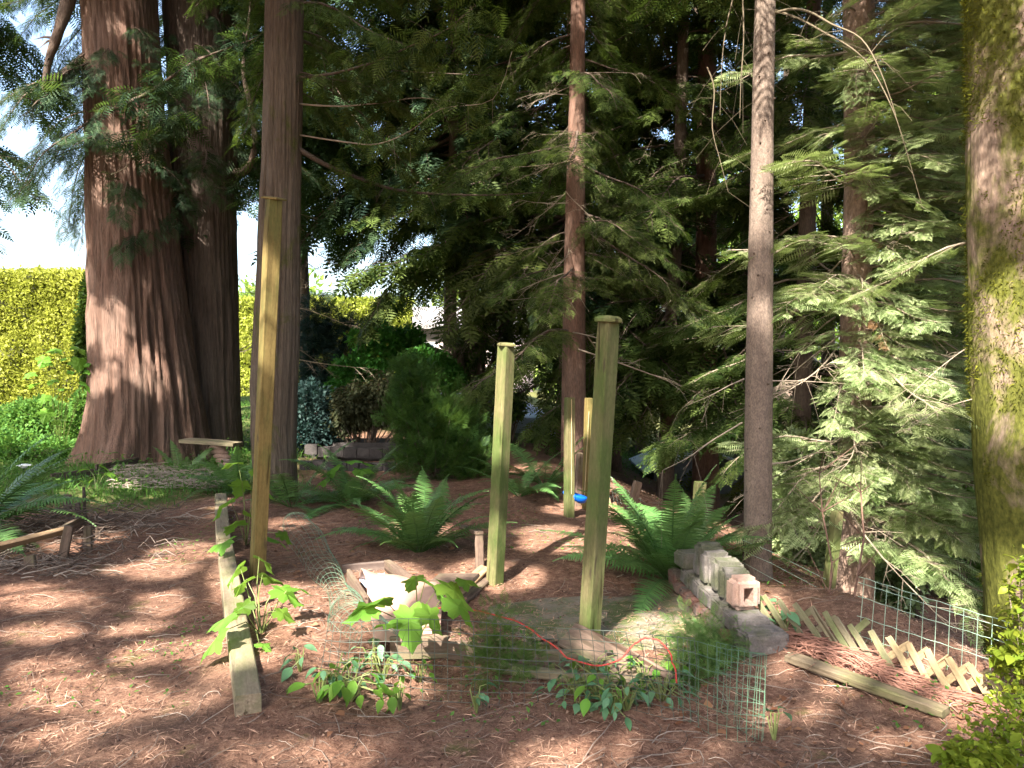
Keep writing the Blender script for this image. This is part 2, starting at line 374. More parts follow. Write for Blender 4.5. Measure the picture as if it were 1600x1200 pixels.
# ---------------------------------------------------------------- sprays and boughs
def spray_template(pairs=8, wid=.030, lenf=.40, sweep=.55, droop=.12, sub=False):
    V = []; Fc = []
    def kite(x0, y0, x1, y1, w0, z0=0, z1=0):
        n = len(V); dx, dy = x1-x0, y1-y0; L = math.hypot(dx, dy); px_, py_ = -dy/L*w0, dx/L*w0
        mx, my = x0+dx*.45, y0+dy*.45; mz = z0+(z1-z0)*.4
        V.extend([(x0, y0, z0), (mx+px_, my+py_, mz), (x1, y1, z1), (mx-px_, my-py_, mz)]); Fc.append((n, n+1, n+2, n+3))
    for i in range(pairs):
        t = .06+.86*i/(pairs-1); l = lenf*math.sin(math.pi*min(1, (t+.12))**.75)*(1-.25*t)+.05
        for s in (-1, 1):
            x0 = t+.03*s; x1 = x0+l*sweep; y1 = s*l
            kite(x0, 0, x1, y1, wid, -.1*t*t, -.1*t*t-droop*l)
            if sub:
                for q in (.35, .6, .85):
                    for s2 in (-1, 1):
                        ll = .09*(1.2-q)
                        bx, by = x0+(x1-x0)*q, y1*q; ang = math.atan2(y1, x1-x0)+s2*.7
                        kite(bx, by, bx+ll*math.cos(ang), by+ll*math.sin(ang), wid*.35, -.1*t*t-droop*l*q, -.1*t*t-droop*l*(q+.1))
    kite(.0, 0, 1.04, 0, wid*.35, 0, -.12); kite(.85, 0, 1.1, 0, wid, -.09, -.13)
    return np.array(V), np.array(Fc)
TG = spray_template(6, .055, .42, .5, .15); TF = spray_template(11, .019, .30, .55, .22, True); TB = spray_template(); TC = spray_template(7, .055, .42); TA = spray_template(9, .016, .36, .6, .12, True)
_jr = np.random.default_rng(5)
def bake(tmpl, pos, xdir, up, size, tint):
    """copies of a template at positions, local x along xdir, z close to up"""
    V, Fc = tmpl; xdir = xdir/np.linalg.norm(xdir, axis=1, keepdims=True)
    y = np.cross(up, xdir); y /= np.linalg.norm(y, axis=1, keepdims=True)+1e-9; z = np.cross(xdir, y)
    P = (V[None, :, 0:1]*xdir[:, None]+V[None, :, 1:2]*y[:, None]+V[None, :, 2:3]*z[:, None])*np.asarray(size)[:, None, None]+pos[:, None]
    n = len(pos); Fa = (Fc[None]+(np.arange(n)*len(V))[:, None, None]).reshape(-1, Fc.shape[1])
    fv = _jr.normal(0, .20, (n, len(Fc))); per = np.zeros((n, len(V)))
    for k in range(Fc.shape[1]): per[:, Fc[:, k]] = fv
    return P.reshape(-1, 3), Fa, np.clip((np.asarray(tint)[:, None]+per), 0, 1).ravel()
def joinq(name, mb, V2, F2, T2, mats, smooth=False):     # tubes (material 0) + quads (material 1)
    q = [f for f in mb.f if len(f) == 4]
    V = np.vstack([np.array([tuple(v) for v in mb.v]), V2]); Fa = np.vstack([np.array(q), F2+len(mb.v)])
    return mesh(name, V, Fa, mats, smooth, [0]*len(q)+[1]*len(F2), list(mb.t)+list(T2))
def bough(name, seed, mats, L=2.0, droop=.28, nb=22, bl=.55, ss=.24, hang=.5, tmpl=TB, spn=7, curve=.3):
    r = np.random.default_rng(seed); mb = MB(); pos = []; xd = []; up = []; sz = []; tn = []
    wob = r.uniform(-.15, .15, 3)
    def c(t): return np.array([L*t*(1-.06*t), L*(.12*wob[0]*math.sin(3*t)+.3*wob[1]*t*t), L*(-droop*t*t*1.3+curve*.35*t**4+.02*math.sin(9*t+seed))])
    mb.tube([c(i/9) for i in range(10)], [.016*L/2*(1.05-t/9.5)+.002 for t in range(10)], 4)
    for i in range(nb):
        t = .10+.88*(i+r.uniform(-.3, .3))/nb; b0 = c(t); s = 1 if i % 2 else -1
        ang = s*r.uniform(.75, 1.25)*(1-.45*t); lb = bl*L/2*(1.1-.75*t)*r.uniform(.6, 1.15)
        d = np.array([math.cos(ang), math.sin(ang), r.uniform(-.25, .1)])
        def bc(u): return b0+d*lb*u+np.array([0, 0, -hang*.5*lb*u*u])
        mb.tube([bc(0), bc(.5), bc(1)], [.004, .003, .0015], 3)
        k = max(2, int(spn*lb/(bl*L/2))+1)
        for j in range(k+1):
            u = .2+.8*j/k; p = bc(u); s2 = 1 if j % 2 else -1; a2 = ang+s2*r.uniform(.3, .9)*(0 if j == k else 1)
            pos.append(p); xd.append([math.cos(a2), math.sin(a2), -hang*r.uniform(.3, 1.5)]); up.append([r.normal(0, .3), r.normal(0, .3), 1])
            sz.append(ss*r.uniform(.65, 1.2)*(1.1-.4*u)); tn.append(r.uniform(0, 1))
    V2, F2, T2 = bake(tmpl, np.array(pos), np.array(xd), np.array(up), sz, np.array(tn))
    return joinq(name, mb, V2, F2, T2, mats)
def deadbough(name, seed, L=1.3, fol=0):
    r = random.Random(seed); mb = MB()
    def c(t): return Vector((L*t, L*.15*math.sin(2.5*t+seed), L*(-.25*t+.22*t*t*math.sin(seed))))
    mb.tube([c(i/7) for i in range(8)], [.009*(1.1-i/8) for i in range(8)], 4)
    for i in range(11):
        t = r.uniform(.2, 1); b = c(t); ang = r.choice((-1, 1))*r.uniform(.4, 1.1); l = r.uniform(.15, .5)*L*.6
        d = Vector((math.cos(ang), math.sin(ang), r.uniform(-.7, .35))); e = Vector((0, 0, -r.uniform(.0, .35)*l))
        mb.tube([b, b+d*l*.5+e*.2, b+d*l+e], [.0035, .0025, .0012], 3)
        for k in range(3):
            q = b+d*l*r.uniform(.3, .9); dd = Vector((r.uniform(-1, 1), r.uniform(-1, 1), r.uniform(-1, .3))).normalized()
            mb.tube([q, q+dd*l*.3], [.002, .001], 3)
    return mb.mesh(name, [M['paletwig']])
CED = [bough('cedar_branch', 100+i, [M['darkbark'], M['cedar']], 2.2, .30+.05*(i % 3), 24, .6, .27, .8) for i in range(5)]
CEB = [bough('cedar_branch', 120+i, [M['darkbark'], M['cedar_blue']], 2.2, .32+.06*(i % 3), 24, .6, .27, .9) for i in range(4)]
CEF = [bough('cedar_branch', 200+i, [M['darkbark'], M['cedar']], 2.2, .30+.06*(i % 3), 24, .6, .30, .9, TG, 7) for i in range(5)]
CEG = [bough('cedar_branch', 210+i, [M['darkbark'], M['cedar_blue']], 2.2, .32+.06*(i % 3), 24, .6, .30, .9, TG, 7) for i in range(3)]
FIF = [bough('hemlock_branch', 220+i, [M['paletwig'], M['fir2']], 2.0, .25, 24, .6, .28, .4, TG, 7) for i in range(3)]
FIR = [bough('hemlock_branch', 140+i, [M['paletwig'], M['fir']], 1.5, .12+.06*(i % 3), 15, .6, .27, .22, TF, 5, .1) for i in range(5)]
DED = [deadbough('dead_branch', 160+i, 1.3) for i in range(5)]
BRN = [bough('brown_branch', 180+i, [M['paletwig'], M['deadfol']], 1.0, .4, 10, .5, .16, .9, TB, 3) for i in range(2)]

# ---------------------------------------------------------------- chosen sunlit spots, for which gaps are cut in the unseen canopy
LIT_G = [(62, 930, 70, 15), (60, 1050, 70, 18), (125, 1083, 95, 18), (240, 1105, 120, 14), (237, 886, 70, 11), (250, 938, 36, 13), (290, 858, 60, 9),
         (265, 1022, 95, 13), (90, 1145, 95, 10), (375, 1035, 28, 42), (430, 1025, 60, 30), (440, 945, 60, 24), (437, 818, 36, 7), (500, 985, 70, 48),
         (590, 1062, 85, 30), (610, 935, 70, 34), (770, 905, 70, 16), (870, 850, 60, 18), (1030, 985, 90, 18), (910, 795, 60, 10), (960, 1182, 230, 22),
         (1250, 1125, 80, 18), (1320, 1055, 130, 24), (1430, 1075, 90, 30), (1545, 1085, 80, 60), (190, 772, 70, 8), (700, 1010, 60, 14), (1000, 1030, 60, 25),
         (480, 1180, 120, 12), (160, 1185, 120, 9), (1380, 1165, 90, 14), (1170, 960, 50, 30), (110, 830, 60, 14), (355, 900, 20, 30), (345, 800, 18, 18), (650, 830, 50, 14), (1000, 850, 60, 18), (50, 985, 60, 8), (210, 975, 50, 8)]
LIT_W = [(188, 560, 24, 34), (245, 590, 24, 40), (235, 665, 34, 18), (285, 640, 16, 34), (338, 655, 18, 26), (165, 690, 20, 16), (225, 330, 26, 60), (275, 300, 10, 30), (60, 530, 110, 130),
         (1195, 90, 26, 80), (1188, 345, 26, 60), (1560, 120, 90, 130), (1575, 330, 60, 50), (1575, 600, 60, 130), (1370, 210, 165, 190), (1370, -120, 165, 240), (1370, 560, 130, 150), (1360, 400, 130, 130), (1330, 560, 110, 80),
         (1330, 760, 45, 70), (1330, 930, 50, 70), (900, 165, 20, 40), (902, 258, 16, 30), (400, 850, 22, 60), (425, 420, 25, 50), (1430, 640, 60, 60), (1440, 830, 60, 50), (1130, 260, 40, 160), (1060, 120, 60, 70), (1120, 560, 50, 60),
         (780, 620, 25, 60), (950, 560, 30, 60), (935, 800, 30, 90), (780, 850, 25, 50), (860, 80, 60, 30), (1500, 940, 90, 60), (1050, 820, 70, 40), (640, 800, 60, 30), (540, 760, 40, 30)]
def inE(L, px, py, g=1.0):
    for (a, b, c, d) in L:
        if ((px-a)/(c*g))**2+((py-b)/(d*g))**2 < 1: return True
    return False
def walld(px): return float(np.interp(px, [0, 380, 400, 560, 850, 1100, 1180, 1260, 1600], [12, 12, 7.5, 11, 9.5, 8, 5.5, 5.5, 4.6]))
def lit_many(P):
    """for canopy points, true where the sun ray through them ends on a spot that is sunlit in the photograph"""
    P = np.asarray(P, float); sd = np.array(SD); fw = np.array([0, math.cos(PITCH), -math.sin(PITCH)]); uw = np.array([0, math.sin(PITCH), math.cos(PITCH)])
    def pr(Q):
        v = Q-np.array([0, 0, CAMZ]); d = np.maximum(v@fw, .05); return 800+F*v[:, 0]/d, 600-F*(v@uw)/d
    def wd(px): return np.interp(px, [0, 380, 400, 560, 850, 1100, 1180, 1260, 1600], [12, 12, 7.5, 11, 9.5, 8, 5.5, 5.5, 4.6])
    tg = -P[:, 2]/sd[2]; G_ = P+sd*tg[:, None]; px, py = pr(G_); isg = G_[:, 1] < wd(px)
    lo = np.zeros(len(P)); hi = tg.copy()
    for _ in range(14):
        m = (lo+hi)/2; Q = P+sd*m[:, None]; a, _b = pr(Q); c = Q[:, 1] < wd(a); lo = np.where(c, m, lo); hi = np.where(c, hi, m)
    qx, qy = pr(P+sd*hi[:, None]); out = np.zeros(len(P), bool)
    jg = .25*vn(px*.03, py*.06, 0, 71)+.15*vn(px*.09, py*.2, 0, 72); jw = .25*vn(qx*.03, qy*.03, 0, 73)+.15*vn(qx*.1, qy*.1, 0, 74)
    for (a, b, c, d) in LIT_G: out |= isg & (((px-a)/(c*1.05))**2+((py-b)/(d*1.25))**2 < 1+jg*2) & (G_[:, 1] > 1.2)
    for (a, b, c, d) in LIT_W: out |= ~isg & (((qx-a)/c)**2+((qy-b)/d)**2 < 1+jw*2)
    out |= ~isg & (qx < 128)
    return out
def lit_at(q):
    """does the sun ray through canopy point q end on a spot that is sunlit?"""
    q = Vector(q)
    t = -q.z/SD.z*1.0; g = q-SD*0+SD*t; px, py = proj(g)
    if g.y > 1.5 and 560 < py and (g.y < walld(min(max(px, 0), 1600))+.2): return inE(LIT_G, px, py)
    lo, hi = 0.0, t
    for _ in range(14):
        mid = (lo+hi)/2; p = q+SD*mid; px, py = proj(p)
        if p.y < walld(min(max(px, 0), 1600)): lo = mid
        else: hi = mid
    px, py = proj(q+SD*hi)
    if px < 128: return True
    return inE(LIT_W, px, py)

# ---------------------------------------------------------------- trunks and trees
def trunk_mesh(name, path, segs, dz, mat, ridge=.05, rf=5.0, flare=0.0, fh=.6, lobes=5, seed=0, burl=.03):
    zs = np.array([p[2] for p in path]); o = np.argsort(zs); P = np.array(path)[o]
    z0, z1 = P[0, 2], P[-1, 2]
    Zs = []; z = z0
    while z < z1: Zs.append(z); z += dz*(1 if z-z0 < 6 else 2.5)
    Zs = np.array(Zs+[z1]); th = np.linspace(0, 2*math.pi, segs, endpoint=False)
    cx, cy, rr = [np.interp(Zs, P[:, 2], P[:, k]) for k in (0, 1, 3)]
    for a_ in (cx, cy, rr):
        if len(a_) > 9: a_[2:-2] = np.convolve(a_, np.ones(5)/5, 'same')[2:-2]
    T, ZZ = np.meshgrid(th, Zs); u = (ZZ-z0)
    c, s = np.cos(T), np.sin(T)
    rid = 1-np.abs(vn(c*rf+u*.1, s*rf, u*.9, seed))*2; rid2 = 1-np.abs(vn(c*rf*2.6, s*rf*2.6, u*1.4, seed+1))*2
    b = vn(c*1.3, s*1.3, u*.8, seed+2)*burl
    lob = vn(c*1.6+5, s*1.6, u*.15, seed+4)+.6*np.cos(T*lobes+seed+.4*np.sin(u*2))
    fl = flare*np.exp(-u/fh)*(1+.55*lob)+flare*.18*np.exp(-u/(fh*3))*lob
    rad = rr[:, None]*(1+b+ridge*(rid*.7+rid2*.3)+fl)
    V = np.stack([cx[:, None]+rad*c, cy[:, None]+rad*s, ZZ+0*c], -1).reshape(-1, 3)
    n = len(Zs); i = np.arange(n-1)[:, None]*segs; j = np.arange(segs)[None]
    Fc = np.stack([(i+j).ravel(), (i+(j+1) % segs).ravel(), (i+segs+(j+1) % segs).ravel(), (i+segs+j).ravel()], 1)
    return mesh(name, V, Fc, mat, True)
def pxpath(rows, d, top=None, ytop=None):
    """rows (x_left, x_right, y) of a trunk seen at depth d, as (x, y, z, r)"""
    out = []
    for (a, b, y) in rows:
        dd = d if not isinstance(d, (list, tuple)) else np.interp(y, [0, 1000], d)
        p = at((a+b)/2, y, dd); out.append((p.x, p.y, p.z, (b-a)/2/F*dd))
    if top:
        x, y, z, r = out[0] if out[0][2] > out[-1][2] else out[-1]
        k = sorted(out, key=lambda p: p[2]); sl_ = ((k[-1][0]-k[0][0])/(k[-1][2]-k[0][2]))
        out += [(x+sl_*(top-z)*.5, y, top, r*.45)]
    return sorted(out, key=lambda p: p[2])
def tree(name, label, path, mat, segs=32, dz=.08, group=None, **kw):
    base = path[0]; t = thing(name, label, 'tree', (base[0], base[1], base[2]), group)
    loc = [(p[0]-base[0], p[1]-base[1], p[2]-base[2], p[3]) for p in path]
    loc = [(loc[0][0], loc[0][1], -.25, loc[0][3])]+loc
    link('trunk', trunk_mesh('trunk', loc, segs, dz, mat, **kw), t)
    t['_p'] = 0; del t['_p']
    return t, path
def tp(path, z):
    P = np.array(path); return Vector((np.interp(z, P[:, 2], P[:, 0]), np.interp(z, P[:, 2], P[:, 1]), z)), float(np.interp(z, P[:, 2], P[:, 3]))
NB = [0]
def inview(p, mx=350, top=-350):
    a, b = proj(p); return -mx < a < 1600+mx and b > top
def branches(t, path, variants, n, z0, z1, s0=.8, s1=1.2, az=None, pitch=(-.1, .15), rnd=None, cull=True, name='branch', lightcull=True, off=None):
    r = rnd or random.Random(NB[0]+int(path[0][0]*100)); k = 0
    for i in range(n):
        z = z0+(z1-z0)*(i+r.random())/n; c, rad = tp(path, z)
        a = r.uniform(*az) if az else r.uniform(0, 2*math.pi)
        s = r.uniform(s0, s1)*(1-.35*(z-z0)/max(1, (z1-z0)))
        me = r.choice(variants); d = Vector((math.cos(a), math.sin(a), 0))
        tip = c+d*s*1.3
        if cull and not (inview(c) or inview(tip)): continue
        if lightcull and tip.y < 7 and (lit_at(tip) or lit_at(c+d*s*.7)) and z > 2.6: continue
        if tip.y < 2.6 and abs(tip.x) < 3: continue
        o = link(name, me, t); o.location = c+d*rad*.6-t.location; o.rotation_euler = (r.uniform(-.3, .3), r.uniform(*pitch), a); o.scale = (s, s*r.uniform(.85, 1.15), s)
        NB[0] += 1; k += 1
    return k

# ---------------------------------------------------------------- the named trees
def ground_path(path):
    x, y = path[0][0], path[0][1]; z = h1(x, y)
    if path[0][2] > z: path = [(x, y, z, path[0][3])]+path
    return path
PI = math.pi
# two great cedars on the left
p = pxpath([(137, 236, 0), (144, 250, 200), (150, 272, 400), (152, 292, 560), (152, 300, 640), (150, 300, 722)], 12.0, 15)
T1, P1 = tree('cedar_tree', 'massive old cedar with flared buttressed base, left and larger of the joined pair', p, M['cedarbark'], 200, .05, ridge=.11, rf=9, flare=.42, fh=.5, lobes=6, seed=3, burl=.07)
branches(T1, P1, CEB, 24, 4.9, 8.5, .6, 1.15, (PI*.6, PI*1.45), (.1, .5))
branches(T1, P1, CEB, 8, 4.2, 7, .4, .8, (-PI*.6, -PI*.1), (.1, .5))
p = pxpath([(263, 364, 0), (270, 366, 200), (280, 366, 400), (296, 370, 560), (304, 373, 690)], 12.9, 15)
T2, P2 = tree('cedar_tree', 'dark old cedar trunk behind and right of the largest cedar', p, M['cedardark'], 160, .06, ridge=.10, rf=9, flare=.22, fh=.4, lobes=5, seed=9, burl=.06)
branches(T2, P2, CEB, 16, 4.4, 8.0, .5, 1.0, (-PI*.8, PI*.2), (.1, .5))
# tall young cedar behind the golden post
p = pxpath([(418, 471, 0), (412, 468, 250), (404, 466, 430), (394, 464, 600), (396, 461, 700), (404, 462, 782)], 8.7, 13)
T3, P3 = tree('cedar_tree', 'slender mossy cedar trunk directly behind the tall golden post', p, M['cedarbark2'], 140, .04, ridge=.10, rf=9, flare=.10, fh=.4, lobes=4, seed=21)
def limb(t, pts, r0, mat='paletwig', name='limb', sprays=0, seed=0, size=.3, fm='cedar'):
    rr = np.random.default_rng(seed+5); mb = MB(); P = [Vector(q) for q in pts]
    # smooth the limb
    Q = []
    for i in range(len(P)-1):
        for k in range(4):
            u = k/4; a, b = P[i], P[i+1]; pa = P[max(0, i-1)]; pb = P[min(len(P)-1, i+2)]
            Q.append(.5*((2*a)+(b-pa)*u+(2*pa-5*a+4*b-pb)*u*u+(3*a-pa-3*b+pb)*u**3))
    Q.append(P[-1]); n = len(Q)
    mb.tube([q-t.location for q in Q], [r0*(1.05-.9*i/n) for i in range(n)], 6)
    for k in range(10):
        i = rr.integers(2, n); q = Q[i]-t.location; d = Vector(rr.normal(0, 1, 3)); d.z -= .4; d.normalize(); l = rr.uniform(.1, .5)
        mb.tube([q, q+d*l*.5, q+d*l+Vector((0, 0, -.05))], [r0*.2, r0*.14, .001], 3)
    if not sprays: o = link(name, mb.mesh(name, [M[mat]], True), t); return o
    pos, xd, up, sz, tn = [], [], [], [], []
    for k in range(sprays):
        i = rr.integers(n//4, n); q = np.array(Q[i]-t.location)+rr.normal(0, .16, 3)*[1, 1, .6]; pos.append(q)
        xd.append([rr.normal(), rr.normal(), -rr.uniform(.2, 1.4)]); up.append([rr.normal(0, .4), rr.normal(0, .4), 1]); sz.append(size*rr.uniform(.6, 1.2)); tn.append(rr.uniform())
    V2, F2, T2_ = bake(TB, np.array(pos), np.array(xd), np.array(up), sz, np.array(tn))
    return link(name, joinq(name, mb, V2, F2, T2_, [M[mat], M[fm]]), t)
def pl(lst): return [at(x, y, d) for (x, y, d) in lst]
for i, (pts, r0, sp) in enumerate([
    ([(455, 122, 8.7), (520, 115, 8.4), (590, 95, 8.1), (650, 68, 7.8), (700, 45, 7.6), (740, 10, 7.5)], .017, 160),
    ([(460, 162, 8.7), (530, 166, 8.5), (600, 160, 8.4), (660, 153, 8.3), (740, 165, 8.2)], .011, 60),
    ([(462, 210, 8.7), (540, 222, 8.5), (590, 225, 8.4), (640, 205, 8.3), (690, 170, 8.1), (770, 155, 8.0), (800, 80, 7.9)], .010, 80),
    ([(465, 232, 8.7), (510, 258, 8.9), (570, 282, 9.2), (640, 300, 9.6), (760, 305, 10), (850, 300, 10.3)], .032, 140),
    ([(463, 60, 8.7), (500, 75, 9.3), (560, 100, 10), (640, 112, 10.6), (780, 118, 11)], .022, 120)]):
    limb(T3, pl(pts), r0, 'darkbark' if r0 > .015 else 'paletwig', 'limb', sp, i, .26)
branches(T3, P3, CED, 18, 4.5, 8.0, .45, .9, (-PI*.25, PI*1.1), (.0, .5))
# limbs of the big cedars
limb(T1, pl([(136, 90, 12), (110, 110, 11.4), (85, 128, 11.1), (72, 150, 11), (68, 172, 11)]), .09, 'darkbark', 'limb', 60, 31, .4, 'cedar_blue')
limb(T1, pl([(140, -60, 12), (118, -40, 11.2), (104, 10, 11.0), (88, 60, 10.9), (75, 100, 10.9), (66, 168, 10.9)]), .13, 'darkbark', 'limb', 0, 32)
limb(T1, pl([(150, 180, 12), (190, 165, 11.2), (240, 140, 11), (290, 105, 10.9), (330, 85, 10.8), (400, 60, 10.7)]), .035, 'darkbark', 'limb', 150, 33, .36, 'cedar_blue')
limb(T1, pl([(150, 230, 12), (200, 220, 11.2), (235, 215, 11), (262, 190, 10.9), (290, 175, 10.9)]), .02, 'darkbark', 'limb', 130, 34, .33, 'cedar_blue')
limb(T1, pl([(145, 275, 12), (175, 272, 11.4), (200, 258, 11.2), (205, 235, 11.1)]), .012, 'paletwig', 'limb', 12, 35, .25, 'cedar_blue')
limb(T2, pl([(365, 270, 12.9), (385, 265, 12.2), (397, 235, 12), (395, 180, 12), (380, 110, 12), (388, 40, 12), (395, -40, 12)]), .07, 'darkbark', 'limb', 80, 36, .4, 'cedar_blue')
limb(T2, pl([(330, 290, 12.9), (350, 295, 12.1), (372, 290, 12), (395, 300, 11.9)]), .02, 'darkbark', 'limb', 60, 37, .3, 'cedar_blue')
# reddish trunk in the middle, grey trunk at its side
p = ground_path(pxpath([(893, 914, 0), (889, 914, 160), (884, 914, 320), (880, 914, 450), (878, 915, 600), (877, 917, 720)], 10.2, 13))
T4, P4 = tree('fir_tree', 'straight reddish brown trunk rising behind the two thin posts with the blue swing', p, M['redbark'], 64, .06, ridge=.03, rf=4, flare=.05, seed=31)
branches(T4, P4, CED, 30, 1.9, 8.0, .6, 1.05, None, (-.1, .35)); branches(T4, P4, DED, 26, 1.6, 5.6, .7, 1.3, None, (-.2, .4), name='dead_branch')
p = ground_path(pxpath([(884, 897, 560), (881, 894, 620), (876, 890, 700)], 11.2, 6))
T4b, P4b = tree('thin_grey_tree', 'thin grey stem close on the left side of the reddish trunk', p, M['greybark'], 24, .1, seed=32)
branches(T4b, P4b, CED, 9, 2.5, 6, .4, .7, None, (-.1, .3))
# grey trunk right of centre
p = ground_path(pxpath([(1180, 1211, 0), (1177, 1209, 120), (1172, 1207, 330), (1167, 1206, 520), (1164, 1205, 700), (1163, 1204, 860), (1161, 1206, 922)], 5.35, 12))
T5, P5 = tree('fir_tree', 'bare grey brown trunk standing just behind the stacked concrete blocks', p, M['greybark'], 72, .03, ridge=.035, rf=5, flare=.06, fh=.2, seed=41, burl=.05)
mb = MB()
for i in range(26):        # branch stubs on the bark
    z = .2+i*.15; c, rad = tp(P5, z); a = random.uniform(-2.9, -.2); d = Vector((math.cos(a), math.sin(a), .25))
    l = random.uniform(.008, .02); q = c+d*rad*.85-T5.location; mb.tube([q, q+d*(l+rad*.15)], [.010, .005], 5, cap=True)
link('branch_stub', mb.mesh('branch_stub', [M['darkbark']]), T5)['kind'] = 'stuff'
limb(T5, pl([(1212, 20, 5.3), (1240, 14, 5.1), (1268, 20, 4.9), (1300, 38, 4.8), (1345, 60, 4.7), (1375, 110, 4.6), (1400, 180, 4.6)]), .010, 'vine', 'limb', 0, 51)
limb(T5, pl([(1212, 16, 5.3), (1250, 30, 5.2), (1290, 52, 5.1), (1330, 75, 5.0), (1360, 105, 5.0), (1390, 160, 4.9), (1410, 215, 4.9), (1440, 320, 5)]), .008, 'vine', 'limb', 0, 52)
limb(T5, pl([(1160, 660, 5.3), (1110, 690, 5.3), (1075, 715, 5.2), (1035, 735, 5.1)]), .006, 'paletwig', 'limb', 0, 53)
limb(T5, pl([(1163, 592, 5.3), (1140, 602, 5.2), (1110, 618, 5.1), (1070, 635, 5.1)]), .005, 'paletwig', 'limb', 0, 54)
limb(T5, pl([(1205, 725, 5.3), (1240, 720, 5.4), (1275, 708, 5.5), (1308, 706, 5.6)]), .008, 'paletwig', 'limb', 0, 55)
limb(T5, pl([(1205, 595, 5.3), (1260, 596, 5.4), (1330, 600, 5.5)]), .006, 'paletwig', 'limb', 0, 56)
# pink-lit trunk smothered in pale fir fronds
p = ground_path(pxpath([(1318, 1362, -100), (1322, 1366, 100), (1322, 1364, 300), (1316, 1358, 480), (1314, 1358, 660), (1306, 1362, 820), (1304, 1362, 930), (1318, 1380, 1010)], 6.1, 11))
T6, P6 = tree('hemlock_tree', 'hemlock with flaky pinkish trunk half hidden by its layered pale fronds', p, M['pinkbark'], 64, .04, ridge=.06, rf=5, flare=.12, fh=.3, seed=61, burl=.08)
r6 = random.Random(606)
for i in range(110):
    z = .1+i/110*4.6; c, rad = tp(P6, z); a = r6.uniform(-PI*.95, .35) if i % 4 else r6.uniform(-PI, PI); s = r6.uniform(.5, .95)
    if z > 1 and i % 2 == 0: a = r6.uniform(-1.1, .2)
    o = link('branch', r6.choice(FIR), T6); o.location = c+Vector((math.cos(a), math.sin(a), 0))*rad*.6-T6.location
    o.rotation_euler = (r6.uniform(-.35, .35), r6.uniform(-.25, .15), a); o.scale = (s, s, s)
for i in range(34):
    z = .9+i/34*3.6; c, rad = tp(P6, z); a = r6.uniform(-PI*.8, -PI*.2); s = r6.uniform(.35, .6)
    o = link('branch', r6.choice(FIR), T6); o.location = c+Vector((math.cos(a), math.sin(a), 0))*rad*.6-T6.location
    o.rotation_euler = (r6.uniform(-.5, .5), r6.uniform(-.1, .4), a); o.scale = (s, s, s)
branches(T6, P6, DED, 34, .3, 4.8, .5, 1.1, (-PI*1.1, PI*.1), (-.3, .4), name='dead_branch')
branches(T6, P6, BRN, 6, 1.5, 4.5, .3, .6, None, (.0, .6), name='brown_branch')
# mossy trunk at the right edge
p = ground_path(pxpath([(1521, 1656, 0), (1520, 1656, 300), (1524, 1662, 560), (1530, 1668, 760), (1545, 1680, 950), (1548, 1690, 1040)], 4.7, 12))
T7, P7 = tree('maple_tree', 'thick trunk coated in yellow green moss at the right edge', p, M['mossbark'], 128, .03, ridge=.04, rf=5, flare=.08, fh=.3, seed=71, burl=.07)
me7 = [o for o in T7.children if o.name.startswith('trunk')][0].data
nv = len(me7.vertices); co = np.empty(nv*3); me7.vertices.foreach_get('co', co); co = co.reshape(-1, 3); no = np.empty(nv*3); me7.vertices.foreach_get('normal', no); no = no.reshape(-1, 3)
sel = rng.integers(0, nv, 90000); cc = co[sel]; msk = vn(cc[:, 0]*3.2, cc[:, 1]*3.2, cc[:, 2]*2.2, 77)+.5*vn(cc[:, 0]*11, cc[:, 1]*11, cc[:, 2]*8, 78)
k = (msk > -.12) & (cc[:, 2] < 4.6); cc = cc[k]; nn = no[sel][k]; n = len(cc)
TM = (np.array([(0, -.5, 0), (0, .5, 0), (1, 0, 0)]), np.array([(0, 1, 2)]))
d = nn+rng.normal(0, .7, (n, 3)); d[:, 2] -= .25
V2, F2, T2_ = bake((TM[0]*[1, .3, 1], TM[1]), cc+rng.normal(0, .012, (n, 3))-nn*.004, d, rng.normal(0, 1, (n, 3)), rng.uniform(.010, .036, n), np.clip(msk[k]*.6+.3+rng.normal(0, .2, n), 0, 1))
o = link('moss', mesh('moss', V2, F2, M['moss'], False, None, T2_), T7); o['kind'] = 'stuff'
branches(T7, P7, FIR, 8, 2.2, 4.6, .4, .7, (PI*.4, PI*1.0), (-.1, .3)); branches(T7, P7, DED, 4, 1.0, 3.4, .4, .7, (PI*.5, PI*1.1), (-.3, .3), name='dead_branch')

for t_, P_, z0_ in ((T3, P3, 7.2), (T4, P4, 7.5), (T5, P5, 6.6), (T6, P6, 6.8), (T7, P7, 6.4), (T2, P2, 8.5), (T1, P1, 8.5)):  # high boughs out of view, added to cut the sky light from above
    rt = random.Random(int(P_[0][0]*77))
    for k_ in range(24):
        a_ = rt.uniform(0, 2*PI); z_ = z0_+rt.uniform(0, 5.0); s_ = rt.uniform(1.1, 1.8); c_, _r = tp(P_, z_); d_ = Vector((math.cos(a_), math.sin(a_), 0))
        q_ = Vector((c_.x, c_.y, z_)); pts_ = [q_+d_*s_*u_ for u_ in (.4, .9, 1.4, 2.0)]
        if lit_many(pts_).any() and t_ in (T5, T6, T7): continue
        o = link('branch', rt.choice(CED), t_); o.location = q_-t_.location; o.rotation_euler = (rt.uniform(-.2, .2), rt.uniform(.0, .3), a_); o.scale = (s_, s_, s_)
